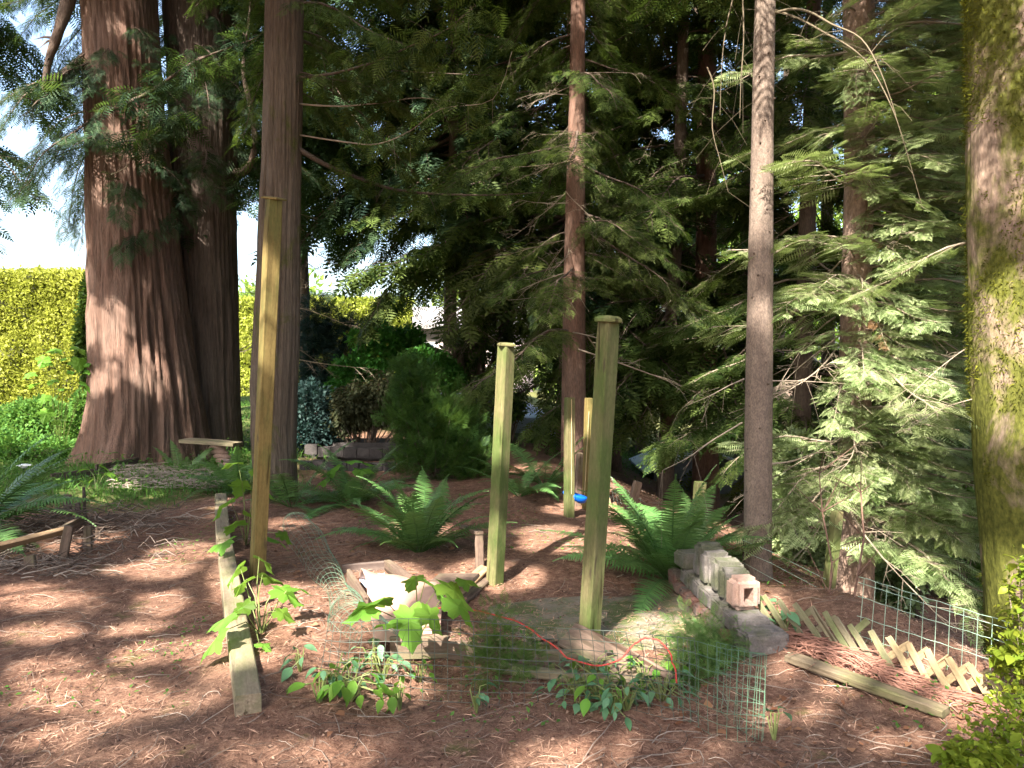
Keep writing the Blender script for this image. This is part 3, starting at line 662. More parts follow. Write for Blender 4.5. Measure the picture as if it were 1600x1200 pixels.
# background trunks: (px at horizon, depth, trunk width, branch base z, branches, kind, name, label, group)
BG = [
 (1040, 12.5, .23, 1.4, 34, 'c', 'fir_tree', 'dark slim trunk between the reddish trunk and the shed', None),
 (1104, 13.0, .38, 1.5, 32, 'c', 'cedar_tree', 'dark rough trunk standing in front of the small grey shed', None),
 (1475, 9.0, .34, .4, 34, 'c', 'fir_tree', 'dark trunk in the gap between the pale fronds and the mossy trunk', None),
 (960, 15, .26, .5, 34, 'c', 'fir_tree', 'dark conifer in the shade behind the square capped post', None),
 (1250, 10.5, .24, .2, 38, 'f', 'fir_tree', 'conifer filling the gap between the bare grey trunk and the flaky pinkish one', None),
 (884, 14, .28, 1.9, 56, 'c', 'cedar_tree', 'dense cedar behind and left of the reddish trunk, above the blue tarp', None),
 (740, 16.5, .30, 3.3, 44, 'c', 'cedar_tree', 'shaggy cedar overhanging the pale picket gap', None),
 (702, 15.5, .22, 4.3, 52, 'b', 'cedar_tree', 'cedar whose drooping fringe hangs above the weeping maple', None),
 (440, 14.5, .22, 5.2, 44, 'b', 'cedar_tree', 'cedar whose dark fringe hangs above the blue spruce', None),
 (480, 18, .25, 5.8, 26, 'c', 'cedar_tree', 'cedar top seen just right of the slender mossy trunk', None),
 (1160, 17, .30, 1.0, 30, 'c', 'fir_tree', 'far conifer hidden mostly by the bare grey trunk', None),
 (1400, 14, .30, -.3, 44, 'f', 'fir_tree', 'deep shaded conifer right of the pale fronds, farther back', None),
 (1560, 12, .30, -.2, 36, 'f', 'fir_tree', 'conifer behind the mossy trunk', None),
 (1000, 20, .34, .0, 40, 'c', 'fir_tree', 'slim dark conifer right of the nearest capped post, farthest back', 'back row conifers'),
 (1100, 22, .34, .0, 40, 'c', 'fir_tree', 'slim dark conifer far behind the grey shed', 'back row conifers'),
 (1300, 19, .34, -.3, 40, 'f', 'fir_tree', 'slim dark conifer far behind the pinkish hemlock trunk', 'back row conifers'),
 (1500, 20, .34, -.3, 40, 'f', 'fir_tree', 'slim dark conifer far back just left of the mossy trunk', 'back row conifers'),
 (880, 19, .34, 1.9, 40, 'c', 'fir_tree', 'slim dark conifer directly behind the reddish trunk', 'back row conifers'),
 (790, 23, .34, 4.8, 36, 'c', 'fir_tree', 'slim dark conifer far back above the middle post', 'back row conifers'),
 (700, 21, .3, 6.2, 30, 'c', 'fir_tree', 'slim dark conifer far back above the forked tree', 'back row conifers'),
 (1650, 16, .34, .2, 36, 'f', 'fir_tree', 'slim dark conifer beyond the right edge behind the mossy trunk', 'back row conifers'),
 (1210, 25, .34, .0, 30, 'f', 'fir_tree', 'slim dark conifer farthest back, just right of the bare grey trunk', 'back row conifers'),
 (-60, 14, .34, 5.6, 20, 'b', 'cedar_tree', 'cedar at the left edge with blue green fringe above the hedge', None),
 (340, 17, .3, 5.2, 26, 'c', 'cedar_tree', 'cedar glimpsed between the great cedars and the slender trunk', None),
]
for bi, (px, d, wd, bz, nb, kind, nm, lab, grp) in enumerate(BG):
    b = at(px, 560, d); x, y = b.x, b.y; z = h1(x, y); rr = random.Random(900+bi)
    H = 1.6+d*.56+2.5
    lx = rr.uniform(-.25, .25)
    path = [(x, y, z, wd*.58), (x+lx*.3, y, z+2, wd*.5), (x+lx, y, z+6, wd*.40), (x+lx*1.6, y, H, wd*.25), (x+lx*1.8, y, H+5.5, wd*.08)]
    t, P = tree(nm, lab, path, M['redbark'] if bi in (1, 5) else M['darkbark'], 28, .18, grp, seed=200+bi, ridge=.08, rf=4, flare=.1)
    vs = {'c': CEF, 'b': CEG, 'f': CEF+FIF+FIF}[kind]; k = 1 if d < 13 else 1.25
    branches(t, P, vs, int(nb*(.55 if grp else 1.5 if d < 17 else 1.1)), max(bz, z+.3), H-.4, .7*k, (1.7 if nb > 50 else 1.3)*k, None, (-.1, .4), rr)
    for k_ in range(16 if d < 17 else 0):      # upper crown above the picture, added to dim the sky light
        a_ = rr.uniform(0, 2*PI); z_ = H-.5+rr.uniform(0, 5.5); s_ = rr.uniform(1.5, 2.3); c_, _r = tp(P, z_)
        o = link('branch', rr.choice(vs), t); o.location = Vector((c_.x, c_.y, z_))-t.location; o.rotation_euler = (rr.uniform(-.2, .2), rr.uniform(-.1, .3), a_); o.scale = (s_, s_, s_)
    branches(t, P, DED, 14 if d < 15 else 6, max(z+.6, min(bz-1, 1.5)), min(H-1, 5.5), .8, 1.6, None, (-.2, .4), rr, name='dead_branch')

# multi-stemmed tree behind the fence posts
t = thing('forked_tree', 'pale many stemmed tree leaning apart behind the dark yew shrub', 'tree', gnd(735, 690).xyz)
b0 = at(738, 640, 16); t.location = (b0.x, b0.y, h1(b0.x, b0.y))
for i, (x1, x2, x3, r_) in enumerate([(728, 716, 700, .09), (745, 738, 720, .12), (748, 752, 760, .12), (752, 775, 800, .035)]):
    mb = MB(); pts = [t.location+Vector((0.03*i, 0, -.1))]+pl([(x1, 620, 16), (x2, 540, 16), (x3, 440, 16), (x3-15+10*i, 330, 16)])
    mb.tube([q-t.location for q in pts], [r_*1.3, r_, r_*.8, r_*.6, r_*.4], 10); link('trunk', mb.mesh('trunk', [M['greybark' if i < 2 else 'darkbark']], True), t)

# ---------------------------------------------------------------- unseen trees around the viewpoint, crowns shaped to cast the wanted dapples
SHADE = [(-9, -3), (5.8, -2), (-4.5, -8), (2.5, -9), (-7, 2.2), (7, 3), (-13, 1), (8, -8), (-1, -14)]
SP = [[] for _ in SHADE]; rr = np.random.default_rng(99); cnt = 0; tries = 0
while cnt < 13000 and tries < 90000:
    tries += 1
    if rr.random() < .55:
        T_ = Vector((rr.uniform(-7.5, 6), rr.uniform(1.2, 12), 0)); px, py = proj(T_)
        if T_.y > walld(min(max(px, 0), 1600))+.5: continue
        lit = inE(LIT_G, px, py); nz = float(vn(T_.x*1.6, T_.y*1.1, 0, 51))
    else:
        px = rr.uniform(-300, 1800); py = rr.uniform(-260, 900); T_ = at(px, py, walld(min(max(px, 0), 1600)))
        if T_.z < 0: continue
        lit = inE(LIT_W, px, py) or px < 128; nz = float(vn(px*.012, py*.012, 0, 52))
    if lit: continue
    if nz > (.30 if (T_.z > 0 and px > 450) else .62): continue
    h = rr.uniform(6.5, 12.5); tt = (h-T_.z)/(-SD.z)
    if tt < 3: continue
    Q = T_-SD*tt
    if Q.y > 0.5 and proj(Q)[1] > -150 and -300 < proj(Q)[0] < 1900: continue
    ds = [math.hypot(Q.x-a, Q.y-b) for a, b in SHADE]; j = int(np.argmin(ds))
    if ds[j] > 5.5: continue
    SP[j].append(np.array(Q)); cnt += 1
for j, (a, b) in enumerate(SHADE):
    if not SP[j]: continue
    z = h1(a, b); path = [(a, b, z, .22), (a, b, z+5, .17), (a+.2, b, z+13.5, .05)]
    t, P = tree('cedar_tree', ['tall cedar standing out of view left of the path', 'tall cedar out of view to the right', 'tall cedar behind the viewpoint on the left', 'tall cedar behind the viewpoint on the right', 'tall cedar just outside the left edge', 'tall cedar just outside the right edge', 'tall cedar far out to the left', 'tall cedar far behind on the right', 'tall cedar farthest behind the viewpoint'][j], path, M['darkbark'], 20, .3, seed=300+j)
    Q = np.array(SP[j]); n = len(Q); loc = np.array(t.location); mb = MB()
    for k in range(0, n, 28):
        q = Q[k]-loc; zz = max(3, q[2]-1.0); mb.tube([(0, 0, zz), q*[.5, .5, 0]+[0, 0, zz+.6], q], [.05, .03, .008], 4)
    xd = rr.normal(0, 1, (n, 3)); xd[:, 2] = -.3; up = rr.normal(0, .5, (n, 3))+[0, -.3, 1]
    V2, F2, T2_ = bake(TC, Q-loc, xd, up, rr.uniform(.35, .6, n), rr.uniform(0, 1, n))
    keep = ~(lit_many(V2+loc)[F2].any(1)); F2 = F2[keep]      # leaves that would shade the chosen sunlit spots are cut away
    link('crown', joinq('crown', mb, V2, F2, T2_, [M['darkbark'], M['cedar']]), t)

RING = [(-16, -4), (-13, -13), (-5, -19), (5, -18), (13, -11), (14, -1), (11, 8), (-15, 9), (0, -11.5)]  # unseen cedars added to block sky light from behind and the sides
for j, (a, b) in enumerate(RING):
    rt = random.Random(700+j); z = h1(a, b); path = [(a, b, z, .24), (a, b, z+6, .18), (a+.2, b, z+13, .05)]
    t, P = tree('cedar_tree', 'tall unseen cedar added to dim the sky light, '+['left of the viewpoint', 'behind on the far left', 'directly behind toward the left', 'directly behind toward the right', 'behind on the far right', 'right of the viewpoint', 'right of the mossy trunk down the slope', 'left of the hedge', 'straight behind the viewpoint'][j], path, M['darkbark'], 18, .4, group='added cedars around the viewpoint', seed=500+j)
    for k_ in range(54):
        a_ = rt.uniform(0, 2*PI); z_ = z+1.0+k_/54*11.5; s_ = rt.uniform(1.3, 2.1)*(1.15-.5*k_/54); q_ = Vector((a, b, z_)); d_ = Vector((math.cos(a_), math.sin(a_), 0))
        if b < 9 and a < 8 and lit_many([q_+d_*s_*u_ for u_ in (.3, .9, 1.4, 2.0)]).any() and z_ > 7: continue
        o = link('branch', rt.choice(CED), t); o.location = q_-t.location; o.rotation_euler = (rt.uniform(-.2, .2), rt.uniform(.0, .3), a_); o.scale = (s_, s_, s_)

# ---------------------------------------------------------------- leafy masses: hedge, shrubs, far foliage
TL = (np.array([(0, 0, 0), (.45, .28, .06), (1, 0, -.05), (.45, -.28, .06)]), np.array([(0, 1, 2, 3)]))
def leafcloud(name, parent, blobs, n, size, mat, seed=0, shell=.35, tm=TL, hang=0.0, stiff=1.0, floor=None, org=None):
    """leaf-sized faces through the outer part of a set of ellipsoids (cx,cy,cz,rx,ry,rz)"""
    r = np.random.default_rng(seed); B = np.array(blobs, float); wts = B[:, 3]*B[:, 5]; wts /= wts.sum()
    k = r.choice(len(B), n, p=wts); d = r.normal(0, 1, (n, 3)); d /= np.linalg.norm(d, axis=1, keepdims=True)
    rad = 1-shell*r.random(n)**1.5; lump = 1+.30*vn(d[:, 0]*3+k*7, d[:, 1]*3, d[:, 2]*3, seed)+.22*vn(d[:, 0]*9+k*7, d[:, 1]*9, d[:, 2]*9, seed)
    P = B[k, :3]+d*B[k, 3:]*(rad*lump)[:, None]
    if floor is not None: q = P[:, 2] > hgt(P[:, 0], P[:, 1])+floor; P = P[q]; d = d[q]; k = k[q]
    n = len(P); o = np.array(org if org is not None else (parent.location if parent else (0, 0, 0)))
    xd = d*stiff+r.normal(0, .6, (n, 3)); xd[:, 2] -= hang
    cl = np.clip(.5+.35*vn(P[:, 0]*4, P[:, 1]*4, P[:, 2]*4, seed+1)+r.normal(0, .18, n), 0, 1)
    V2, F2, T2_ = bake(tm, P-o, xd, r.normal(0, .6, (n, 3))+[0, 0, 1], size*r.uniform(.6, 1.3, n), cl)
    return link(name, mesh(name, V2, F2, mat, False, None, T2_), parent)
def core(parent, blobs, k=.72, mat='core', name='inner_twigs', twigs=60, seed=0):
    mb = MB(); r = random.Random(seed)
    base = Vector((0, 0, -.05))
    for i in range(twigs):
        b = r.choice(blobs); d = Vector((r.gauss(0, 1), r.gauss(0, 1), abs(r.gauss(0, .8)))).normalized()
        tip = Vector((b[0]+d.x*b[3]*.85, b[1]+d.y*b[4]*.85, b[2]+d.z*b[5]*.85))-parent.location
        m = tip*.5+Vector((0, 0, -.1)); mb.tube([base+Vector((r.uniform(-.08, .08), r.uniform(-.08, .08), 0)), m, tip], [.014, .009, .003], 4)
    return link(name, mb.mesh(name, [M['darkbark']]), parent)
def shrub(name, label, px, py, d, blobs_px, n, size, mat, seed=0, hang=0, shell=.55, tm=TL, cat='shrub', group=None):
    """blobs in pixels (cx, cy, rx, ry) at depth d (+dd)"""
    g = at(px, 560, d); base = Vector((g.x, g.y, h1(g.x, g.y))); t = thing(name, label, cat, base, group)
    bl = []
    for b in blobs_px:
        dd = d+(b[4] if len(b) > 4 else 0); c = at(b[0], b[1], dd); rx = b[2]/F*dd; rz = b[3]/F*dd; bl.append((c.x, c.y, c.z, rx, rx*.8, rz))
    core(t, bl, seed=seed); leafcloud('foliage', t, bl, n, size, M[mat], seed, shell, tm, hang, floor=.0); return t
def wall_of_leaves(name, label, x0, x1, y, z1, th, n, size, seed, label_cat='hedge'):
    zb = -.4; t = thing(name, label, label_cat, ((x0+x1)/2, y, h1((x0+x1)/2, y))); r = np.random.default_rng(seed)
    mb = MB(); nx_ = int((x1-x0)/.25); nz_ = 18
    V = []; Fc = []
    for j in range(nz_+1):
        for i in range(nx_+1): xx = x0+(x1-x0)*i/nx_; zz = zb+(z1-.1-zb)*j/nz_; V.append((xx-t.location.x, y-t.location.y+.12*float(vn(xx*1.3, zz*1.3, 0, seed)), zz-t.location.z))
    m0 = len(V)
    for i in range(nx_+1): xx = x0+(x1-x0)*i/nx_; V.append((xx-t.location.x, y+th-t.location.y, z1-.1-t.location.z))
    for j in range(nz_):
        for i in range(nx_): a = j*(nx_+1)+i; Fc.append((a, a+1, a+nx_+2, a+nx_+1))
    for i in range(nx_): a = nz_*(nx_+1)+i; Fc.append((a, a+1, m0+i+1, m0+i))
    link('inner_twigs', mesh('inner_twigs', V, Fc, M['core']), t)  # dark backing sheet behind the hedge leaves
    X_ = r.uniform(x0, x1, n); Z_ = zb+(z1-zb)*r.random(n)**.8; top = r.random(n) < .12
    Y_ = y+.12*vn(X_*1.3, Z_*1.3, 0, seed)-.10*(1+vn(X_*2.2, Z_*2.2, 0, seed+3))-r.exponential(.05, n); Y_[top] = y+th*r.random(top.sum()); Z_[top] = z1-.05+.06*r.normal(size=top.sum())
    d = r.normal(0, .6, (n, 3)); d[:, 1] -= .8; d[:, 2] += .5
    tn = np.clip(.5+.5*vn(X_*1.2, Z_*1.2, 0, seed+8)+r.normal(0, .25, n), 0, 1)
    P = np.stack([X_, Y_, Z_], 1)-np.array(t.location)
    V2, F2, T2_ = bake(TL, P, d, r.normal(0, 1, (n, 3))+[0, -.5, .6], size*r.uniform(.6, 1.4, n), tn)
    link('foliage', mesh('foliage', V2, F2, M['hedge'], False, None, T2_), t); return t
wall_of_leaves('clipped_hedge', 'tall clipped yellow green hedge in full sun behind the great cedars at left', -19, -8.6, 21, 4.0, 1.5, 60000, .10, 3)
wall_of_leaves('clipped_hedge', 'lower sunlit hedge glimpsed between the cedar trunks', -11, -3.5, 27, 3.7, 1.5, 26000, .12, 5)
shrub('rhododendron', 'dark broad shrub growing against the right end of the tall hedge', 145, 600, 19, [(142, 470, 14, 40), (138, 540, 18, 60)], 5000, .12, 'shrub', 61)
shrub('blue_spruce', 'upright blue green spruce right of the slender cedar trunk', 500, 600, 16.5, [(500, 500, 30, 36), (500, 560, 40, 55), (498, 620, 45, 50), (545, 520, 22, 26)], 3200, .22, 'spruce', 62, shell=.8, tm=TB, cat='tree')
shrub('round_conifer', 'squat rounded blue green conifer beside the weeping maple', 488, 700, 12.5, [(488, 640, 34, 40), (488, 675, 40, 30)], 9000, .07, 'spruce', 63, shell=.6)
shrub('rhododendron', 'glossy green shrub rising behind the weeping maple', 575, 600, 16, [(560, 585, 40, 28), (600, 550, 40, 36), (640, 540, 25, 25), (570, 530, 22, 18), (540, 610, 30, 20)], 9000, .12, 'rhodo', 64)
shrub('weeping_maple', 'low weeping maple with drooping brownish foliage', 570, 700, 12.5, [(560, 635, 45, 36), (600, 620, 36, 40), (530, 660, 26, 20), (640, 660, 20, 25)], 9000, .07, 'weeping', 65, hang=1.4)
shrub('yew_shrub', 'large dark yew shrub with yellow green tips left of the middle post', 680, 760, 10.2, [(650, 610, 36, 40), (640, 650, 42, 40), (690, 660, 50, 50), (670, 720, 60, 45), (720, 710, 45, 50), (740, 740, 30, 30), (636, 580, 18, 24)], 3800, .17, 'shrub', 66, shell=.85, tm=TB, hang=-.9)
shrub('green_bush', 'bright green bush behind the dark yew, left of the forked tree', 690, 640, 15, [(675, 575, 34, 22), (700, 590, 24, 22), (655, 560, 18, 14)], 5000, .10, 'rhodo', 67)
shrub('dark_bush', 'dark bush right of the forked tree, behind the middle post', 790, 660, 13.5, [(765, 710, 40, 34), (800, 640, 20, 16)], 8000, .08, 'shrub', 68, shell=.8)
shrub('salal_bush', 'leafy bush at the foot of the great cedar, against the hedge', 110, 690, 14, [(100, 670, 40, 30), (60, 650, 50, 26), (20, 670, 50, 30), (128, 640, 16, 26)], 14000, .08, 'under', 69, shell=.7)
shrub('salal_bush', 'low green bush at the left edge below the hedge', 10, 710, 12, [(20, 700, 60, 30), (90, 705, 40, 20), (-40, 700, 60, 40)], 12000, .06, 'under', 70, shell=.8)
for i, (px, d, blobs) in enumerate([(1230, 8.5, [(1225, 800, 40, 70), (1250, 880, 40, 50), (1240, 720, 30, 50)]), (1120, 9.5, [(1130, 880, 40, 30), (1000, 800, 40, 18)]), (1430, 7.0, [(1420, 850, 50, 70), (1460, 780, 40, 60), (1400, 920, 40, 40), (1390, 760, 30, 60)]), (1500, 8.5, [(1490, 800, 50, 90), (1500, 650, 40, 90), (1520, 900, 40, 60)])]):
    shrub('huckleberry_bush', ['airy bush right of the bare grey trunk below the fronds', 'shaded bush between the big fern and the shed', 'airy bush behind the wire fence', 'dark bush left of the mossy trunk'][i], px, 800, d, blobs, 9000, .07, ['fir', 'shrub', 'fir', 'shrub'][i], 80+i, shell=.9)
# sunlit woodland far behind everything
FARL = ['behind the slender cedar trunk', 'above the blue spruce', 'above the green bush', 'above the middle post', 'right of the reddish trunk', 'above the grey shed', 'right of the bare grey trunk', 'behind the hemlock', 'left of the mossy trunk', 'behind the mossy trunk', 'rising high behind the reddish trunk', 'rising high behind the bare grey trunk', 'rising high right of the hemlock']
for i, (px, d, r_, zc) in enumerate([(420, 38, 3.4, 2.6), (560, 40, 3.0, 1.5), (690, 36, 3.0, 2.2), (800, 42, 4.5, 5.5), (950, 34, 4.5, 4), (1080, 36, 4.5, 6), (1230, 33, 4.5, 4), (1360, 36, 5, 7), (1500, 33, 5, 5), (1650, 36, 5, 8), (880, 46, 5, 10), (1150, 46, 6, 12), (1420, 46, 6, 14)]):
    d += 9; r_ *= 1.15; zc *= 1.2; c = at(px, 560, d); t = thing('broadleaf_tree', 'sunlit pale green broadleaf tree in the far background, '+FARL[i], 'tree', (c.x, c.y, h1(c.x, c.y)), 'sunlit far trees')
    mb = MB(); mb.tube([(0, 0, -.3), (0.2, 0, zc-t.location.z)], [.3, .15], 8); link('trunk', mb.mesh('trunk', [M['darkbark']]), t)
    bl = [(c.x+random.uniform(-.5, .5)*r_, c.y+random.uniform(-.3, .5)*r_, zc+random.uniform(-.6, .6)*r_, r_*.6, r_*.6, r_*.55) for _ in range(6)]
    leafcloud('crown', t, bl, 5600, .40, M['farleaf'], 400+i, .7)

# ---------------------------------------------------------------- far built things
def shed():
    b = at(1100, 560, 15.5); z = h1(b.x, b.y); t = thing('garden_shed', 'small blue grey garden shed with pale roof down the slope', 'shed', (b.x, b.y, z))
    W, D_, H = 2.0, 1.8, (at(1100, 735, 15.5).z-z); mb = MB(); mb.box((0, .9, H/2), (W, D_, H)); mb.add([(-W/2, 0, H), (W/2, 0, H), (0, 0, H+.42), (-W/2, D_, H), (W/2, D_, H), (0, D_, H+.42)], [(0, 1, 2), (5, 4, 3)])
    link('wall', mb.mesh('wall', [M['shedwall']]), t)
    for i in range(8):
        mb = MB(); mb.box((-W/2+.125+i*.25, -.012, H/2), (.236, .02, H-.01)); link('board', mb.mesh('board', [M['shedwall']]), t)
    for s in (-1, 1):
        mb = MB(); v = [(0, -.2, H+.47), (s*(W/2+.2), -.2, H-.02), (s*(W/2+.2), D_+.2, H-.02), (0, D_+.2, H+.47)]; v += [(a_, b_, c_-.05) for a_, b_, c_ in v]
        mb.add(v, [(0, 1, 2, 3), (4, 7, 6, 5), (0, 4, 5, 1), (1, 5, 6, 2), (2, 6, 7, 3), (3, 7, 4, 0)]); link('roof', mb.mesh('roof', [M['shedroof']]), t)
shed()
def house():
    b = at(725, 560, 30); z = h1(b.x, b.y); t = thing('house', 'pale pinkish house wall under a grey roof behind the forked tree', 'house', (b.x, b.y, z))
    mb = MB(); mb.box((0, 2, 1.25), (5.4, 4, 2.5)); link('wall', mb.mesh('wall', [M['housewall']]), t)
    mb = MB(); v = [(-3, -.5, 2.45), (3, -.5, 2.45), (3, 2, 3.3), (-3, 2, 3.3), (-3, 4.5, 2.45), (3, 4.5, 2.45)]; v += [(a_, b_, c_+.15) for a_, b_, c_ in v]
    mb.add(v, [(3, 2, 1, 0), (4, 5, 2, 3), (6, 7, 8, 9), (9, 8, 11, 10), (0, 1, 7, 6), (5, 4, 10, 11), (1, 2, 8, 7), (2, 5, 11, 8), (3, 0, 6, 9), (4, 3, 9, 10)]); link('roof', mb.mesh('roof', [M['houseroof']]), t)
    for x in (-1.6, 1.5):
        mb = MB(); mb.box((x, -.03, 1.45), (1.0, .06, 1.0)); o = link('window', mb.mesh('window', [M['white']]), t)
        mb = MB(); mb.box((x, -.065, 1.45), (.84, .02, .84)); link('pane', mb.mesh('pane', [M['glass']]), o)
house()
def picket():
    A = at(640, 560, 24); B = at(760, 560, 24); t = thing('picket_fence', 'dark brown picket fence glimpsed through the shrubs', 'fence', (A.x, A.y, h1(A.x, A.y)))
    n = 22
    for i in range(n):
        q = A.lerp(B, i/(n-1)); z0 = h1(q.x, q.y); ztop = at(700, 622, 24).z; mb = MB(); mb.box((q.x-t.location.x, 0, (z0+ztop)/2-t.location.z), (.055, .03, ztop-z0)); link('picket', mb.mesh('picket', [M['picket']]), t)
    for zz in (.15, .75):
        mb = MB(); mb.box(((B.x-A.x)/2, .04, ztop-zz-t.location.z), (B.x-A.x, .03, .07)); link('rail', mb.mesh('rail', [M['picket']]), t)
picket()
def tarp():
    c = at(845, 668, 17); z0 = h1(c.x, c.y); t = thing('tarp_covered_pile', 'low pile under a pale blue sheet left of the reddish trunk', 'tarp', (c.x, c.y, z0))
    n = 18; V = []; Fc = []; H = at(845, 650, 17).z-z0
    for j in range(n):
        for i in range(n):
            u, v = i/(n-1)*2-1, j/(n-1)*2-1; e = min(1, (1-abs(u))*5)*min(1, (1-abs(v))*5)
            V.append((u*1.0, v*.9, max(.02, H*e*(1-.12*u)+.05*float(vn(u*3, v*3, 0, 4)))))
    for j in range(n-1):
        for i in range(n-1): a = j*n+i; Fc.append((a, a+1, a+n+1, a+n))
    link('sheet', mesh('sheet', V, Fc, M['tarp'], True), t)
tarp()
# stepped planter of dark blocks beyond the fern
t = thing('block_planter', 'low stepped planter of dark blocks in front of the round conifer', 'planter', gnd(540, 735).xyz)
for row, (py, d, xs, n) in enumerate([(728, 11.2, (470, 618), 8), (702, 12.1, (478, 640), 8)]):
    a, b = at(xs[0], py, d), at(xs[1], py, d)
    for i in range(n):
        for lay in range(1):
            c = a.lerp(b, (i+.5+(lay % 2)*.3)/n); mb = MB(); mb.box((0, 0, 0), ((b-a).length/n-.010, .18, .15)); o = link('block', mb.mesh('block', [M['wallstone']]), t)
            z = h1(c.x, c.y)+.04+row*.10; o.location = Vector((c.x, c.y+lay*.01, z))-t.location; o.rotation_euler = (0, random.uniform(-.02, .02), random.uniform(-.04, .04))
mb = MB(); X0 = at(540, 700, 12.6); mb.box((0, .35, 0), (1.55, .75, .5)); 
o = link('soil', mb.mesh('soil', [M['wallstone']]), t); o.location = Vector((X0.x+.15, X0.y-.2, h1(X0.x, X0.y)+.02))-t.location

# ---------------------------------------------------------------- posts
def cap(t, top, w_, ax, h=.035, mat='postgreen', name='cap'):
    q = ax.to_track_quat('Z', 'Y'); mb = MB(); a = w_/2
    rings = [(a*.96, 0), (a, .004), (a, h*.55), (a*.75, h), (0.001, h*1.12)]
    V = [(x*r, y*r, z) for r, z in rings for x, y in ((-1, -1), (1, -1), (1, 1), (-1, 1))]
    Fc = [(i*4+j, i*4+(j+1) % 4, i*4+4+(j+1) % 4, i*4+4+j) for i in range(4) for j in range(4)]+[(3, 2, 1, 0)]
    mb.add(V, Fc); o = link(name, mb.mesh(name, [M[mat]]), t); o.matrix_basis = Matrix.Translation(top-t.location) @ q.to_matrix().to_4x4() @ Matrix.Rotation(R(38), 4, 'Z'); return o
def post(label, bx, by, tx, ty, w_, mat, dt=0, roll=.5, capw=0, name='wooden_post', bd=None, caph=.035, sink=.12, w2=None):
    g = gnd(bx, by) if bd is None else None
    if bd is not None: b0 = at(bx, by, bd); g = Vector((b0.x, b0.y, h1(b0.x, b0.y)))
    top = at(tx, ty, g.y+dt); ax = (top-g).normalized()
    t = thing(name, label, 'post', g); beam('post_shaft', g-ax*sink, top, w_, w2 or w_, M[mat], t, roll=roll, ch=.005, warp=.006, n=14)
    if capw: cap(t, top, capw, ax, caph, mat)
    return t, g, top
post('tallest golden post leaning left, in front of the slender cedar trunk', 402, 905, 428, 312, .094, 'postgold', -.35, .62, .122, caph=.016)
PA = post('green square post with a flat cap, nearest and widest of the capped posts', 920, 1002, 951, 503, .092, 'postgreen', -.1, .65, .145, caph=.032)
post('middle post with a small cap, left of the reddish trunk', 773, 913, 791, 541, .092, 'postgreen', -.05, .8, .118, caph=.024)
PC = post('thin post holding the left cord of the blue swing', 889, 808, 890, 621, .085, 'postgreen', 0, .4)
PD = post('short orange lit post just left behind the nearest capped post', 917, 795, 921, 622, .085, 'postgold', 0, .3)  # golden wood tone stands in for the orange light on this post
post('short leaning stake between the two swing posts', 902, 790, 907, 708, .07, 'board', 0, .3)
post('short stake leaning right behind the big fern', 980, 812, 997, 752, .075, 'board', 0, .2)
post('pale stub post rising behind the right side of the big fern', 1092, 830, 1094, 753, .09, 'postgreen', 0, .2)
post('mossy slanted stake standing behind the lattice in front of the pinkish trunk', 1292, 950, 1308, 799, .066, 'postgreen', 0, .3, bd=5.3)
post('dark metal fence stake against the left side of the bare grey trunk', 1163, 905, 1163, 838, .02, 'darkboard', 0, 0, name='fence_stake')
# blue swing
c1 = at(893, 624, PC[1].y-.05); c2 = at(921, 628, PD[1].y-.02); s1 = at(893, 772, PC[1].y-.15); s2 = at(913, 778, PD[1].y-.25)
t = thing('hanging_swing', 'bright blue plastic swing seat hanging on tan cords between two posts', 'swing', (s1+s2)/2)
for a_, b_ in ((c1, s1), (c2, s2)):
    mb = MB(); mb.tube([a_-t.location, b_-t.location], .0035, 5); link('cord', mb.mesh('cord', [M['cord']]), t)
V = []; Fc = []; n = 20
for k, (rz, rr_) in enumerate([(-.045, .35), (-.04, .8), (0, 1.0), (.02, .98), (.03, .6), (.034, .05)]):
    for i in range(n): th = 2*PI*i/n; V.append((  .125*rr_*math.cos(th)-.03, .09*rr_*math.sin(th), rz-.03*math.cos(th)))
for k in range(5):
    for i in range(n): Fc.append((k*n+i, k*n+(i+1) % n, (k+1)*n+(i+1) % n, (k+1)*n+i))
Fc += [tuple(range(n-1, -1, -1)), tuple(5*n+i for i in range(n))]
link('seat', mesh('seat', V, Fc, M['blue'], True), t)

# ---------------------------------------------------------------- timbers and planks on the ground
def G(px, py, up=0.0): g = gnd(px, py); return Vector((g.x, g.y, g.z+up))
def lumber(name, label, p0, p1, w_, d_, mat, roll=0, warp=.004, cat='timber', facing=Vector((0, 0, 1)), ch=.006, seed=0):
    t = beam(name, p0, p1, w_, d_, M[mat], None, roll, ch, warp, seed, 12, facing); return props(t, label, cat)
def edge_timber(label, px0, py0, px1, py1, w_, seed):
    g0, g1 = gnd(px0, py0), gnd(px1, py1); return lumber('landscape_timber', label, Vector((g0.x, g0.y, .0+w_/2+.02)), Vector((g1.x, g1.y, w_/2+.02)), w_, w_+.02, 'timber', seed=seed)
edge_timber('nearest squared timber edging the right side of the path, its end grain facing us', 388, 1118, 352, 878, .115, 1)
edge_timber('farther squared timber continuing the path edging toward the cedar', 350, 872, 345, 795, .115, 2)
lumber('long_plank', 'long weathered mossy plank lying diagonally at right below the lattice', G(1232, 1032, .02), G(1478, 1124, .03), .085, .04, 'mossboard', cat='plank', seed=3)
lumber('wide_board', 'wide reddish board propped at the foot of the green capped post', G(886, 1020, .10), G(1040, 1085, .03), .17, .035, 'board', roll=.55, cat='board', seed=4)
lumber('long_board', 'dark board on edge lying behind the wire mesh, left of the green capped post', G(700, 1030, .05), G(905, 1048, .05), .04, .10, 'board', cat='board', seed=5)
lumber('half_log', 'rough round pole lying along the bottom of the wire mesh', G(770, 1050, .03), G(1000, 1078, .03), .055, .05, 'timber', cat='log', ch=.02, seed=6, warp=.02)
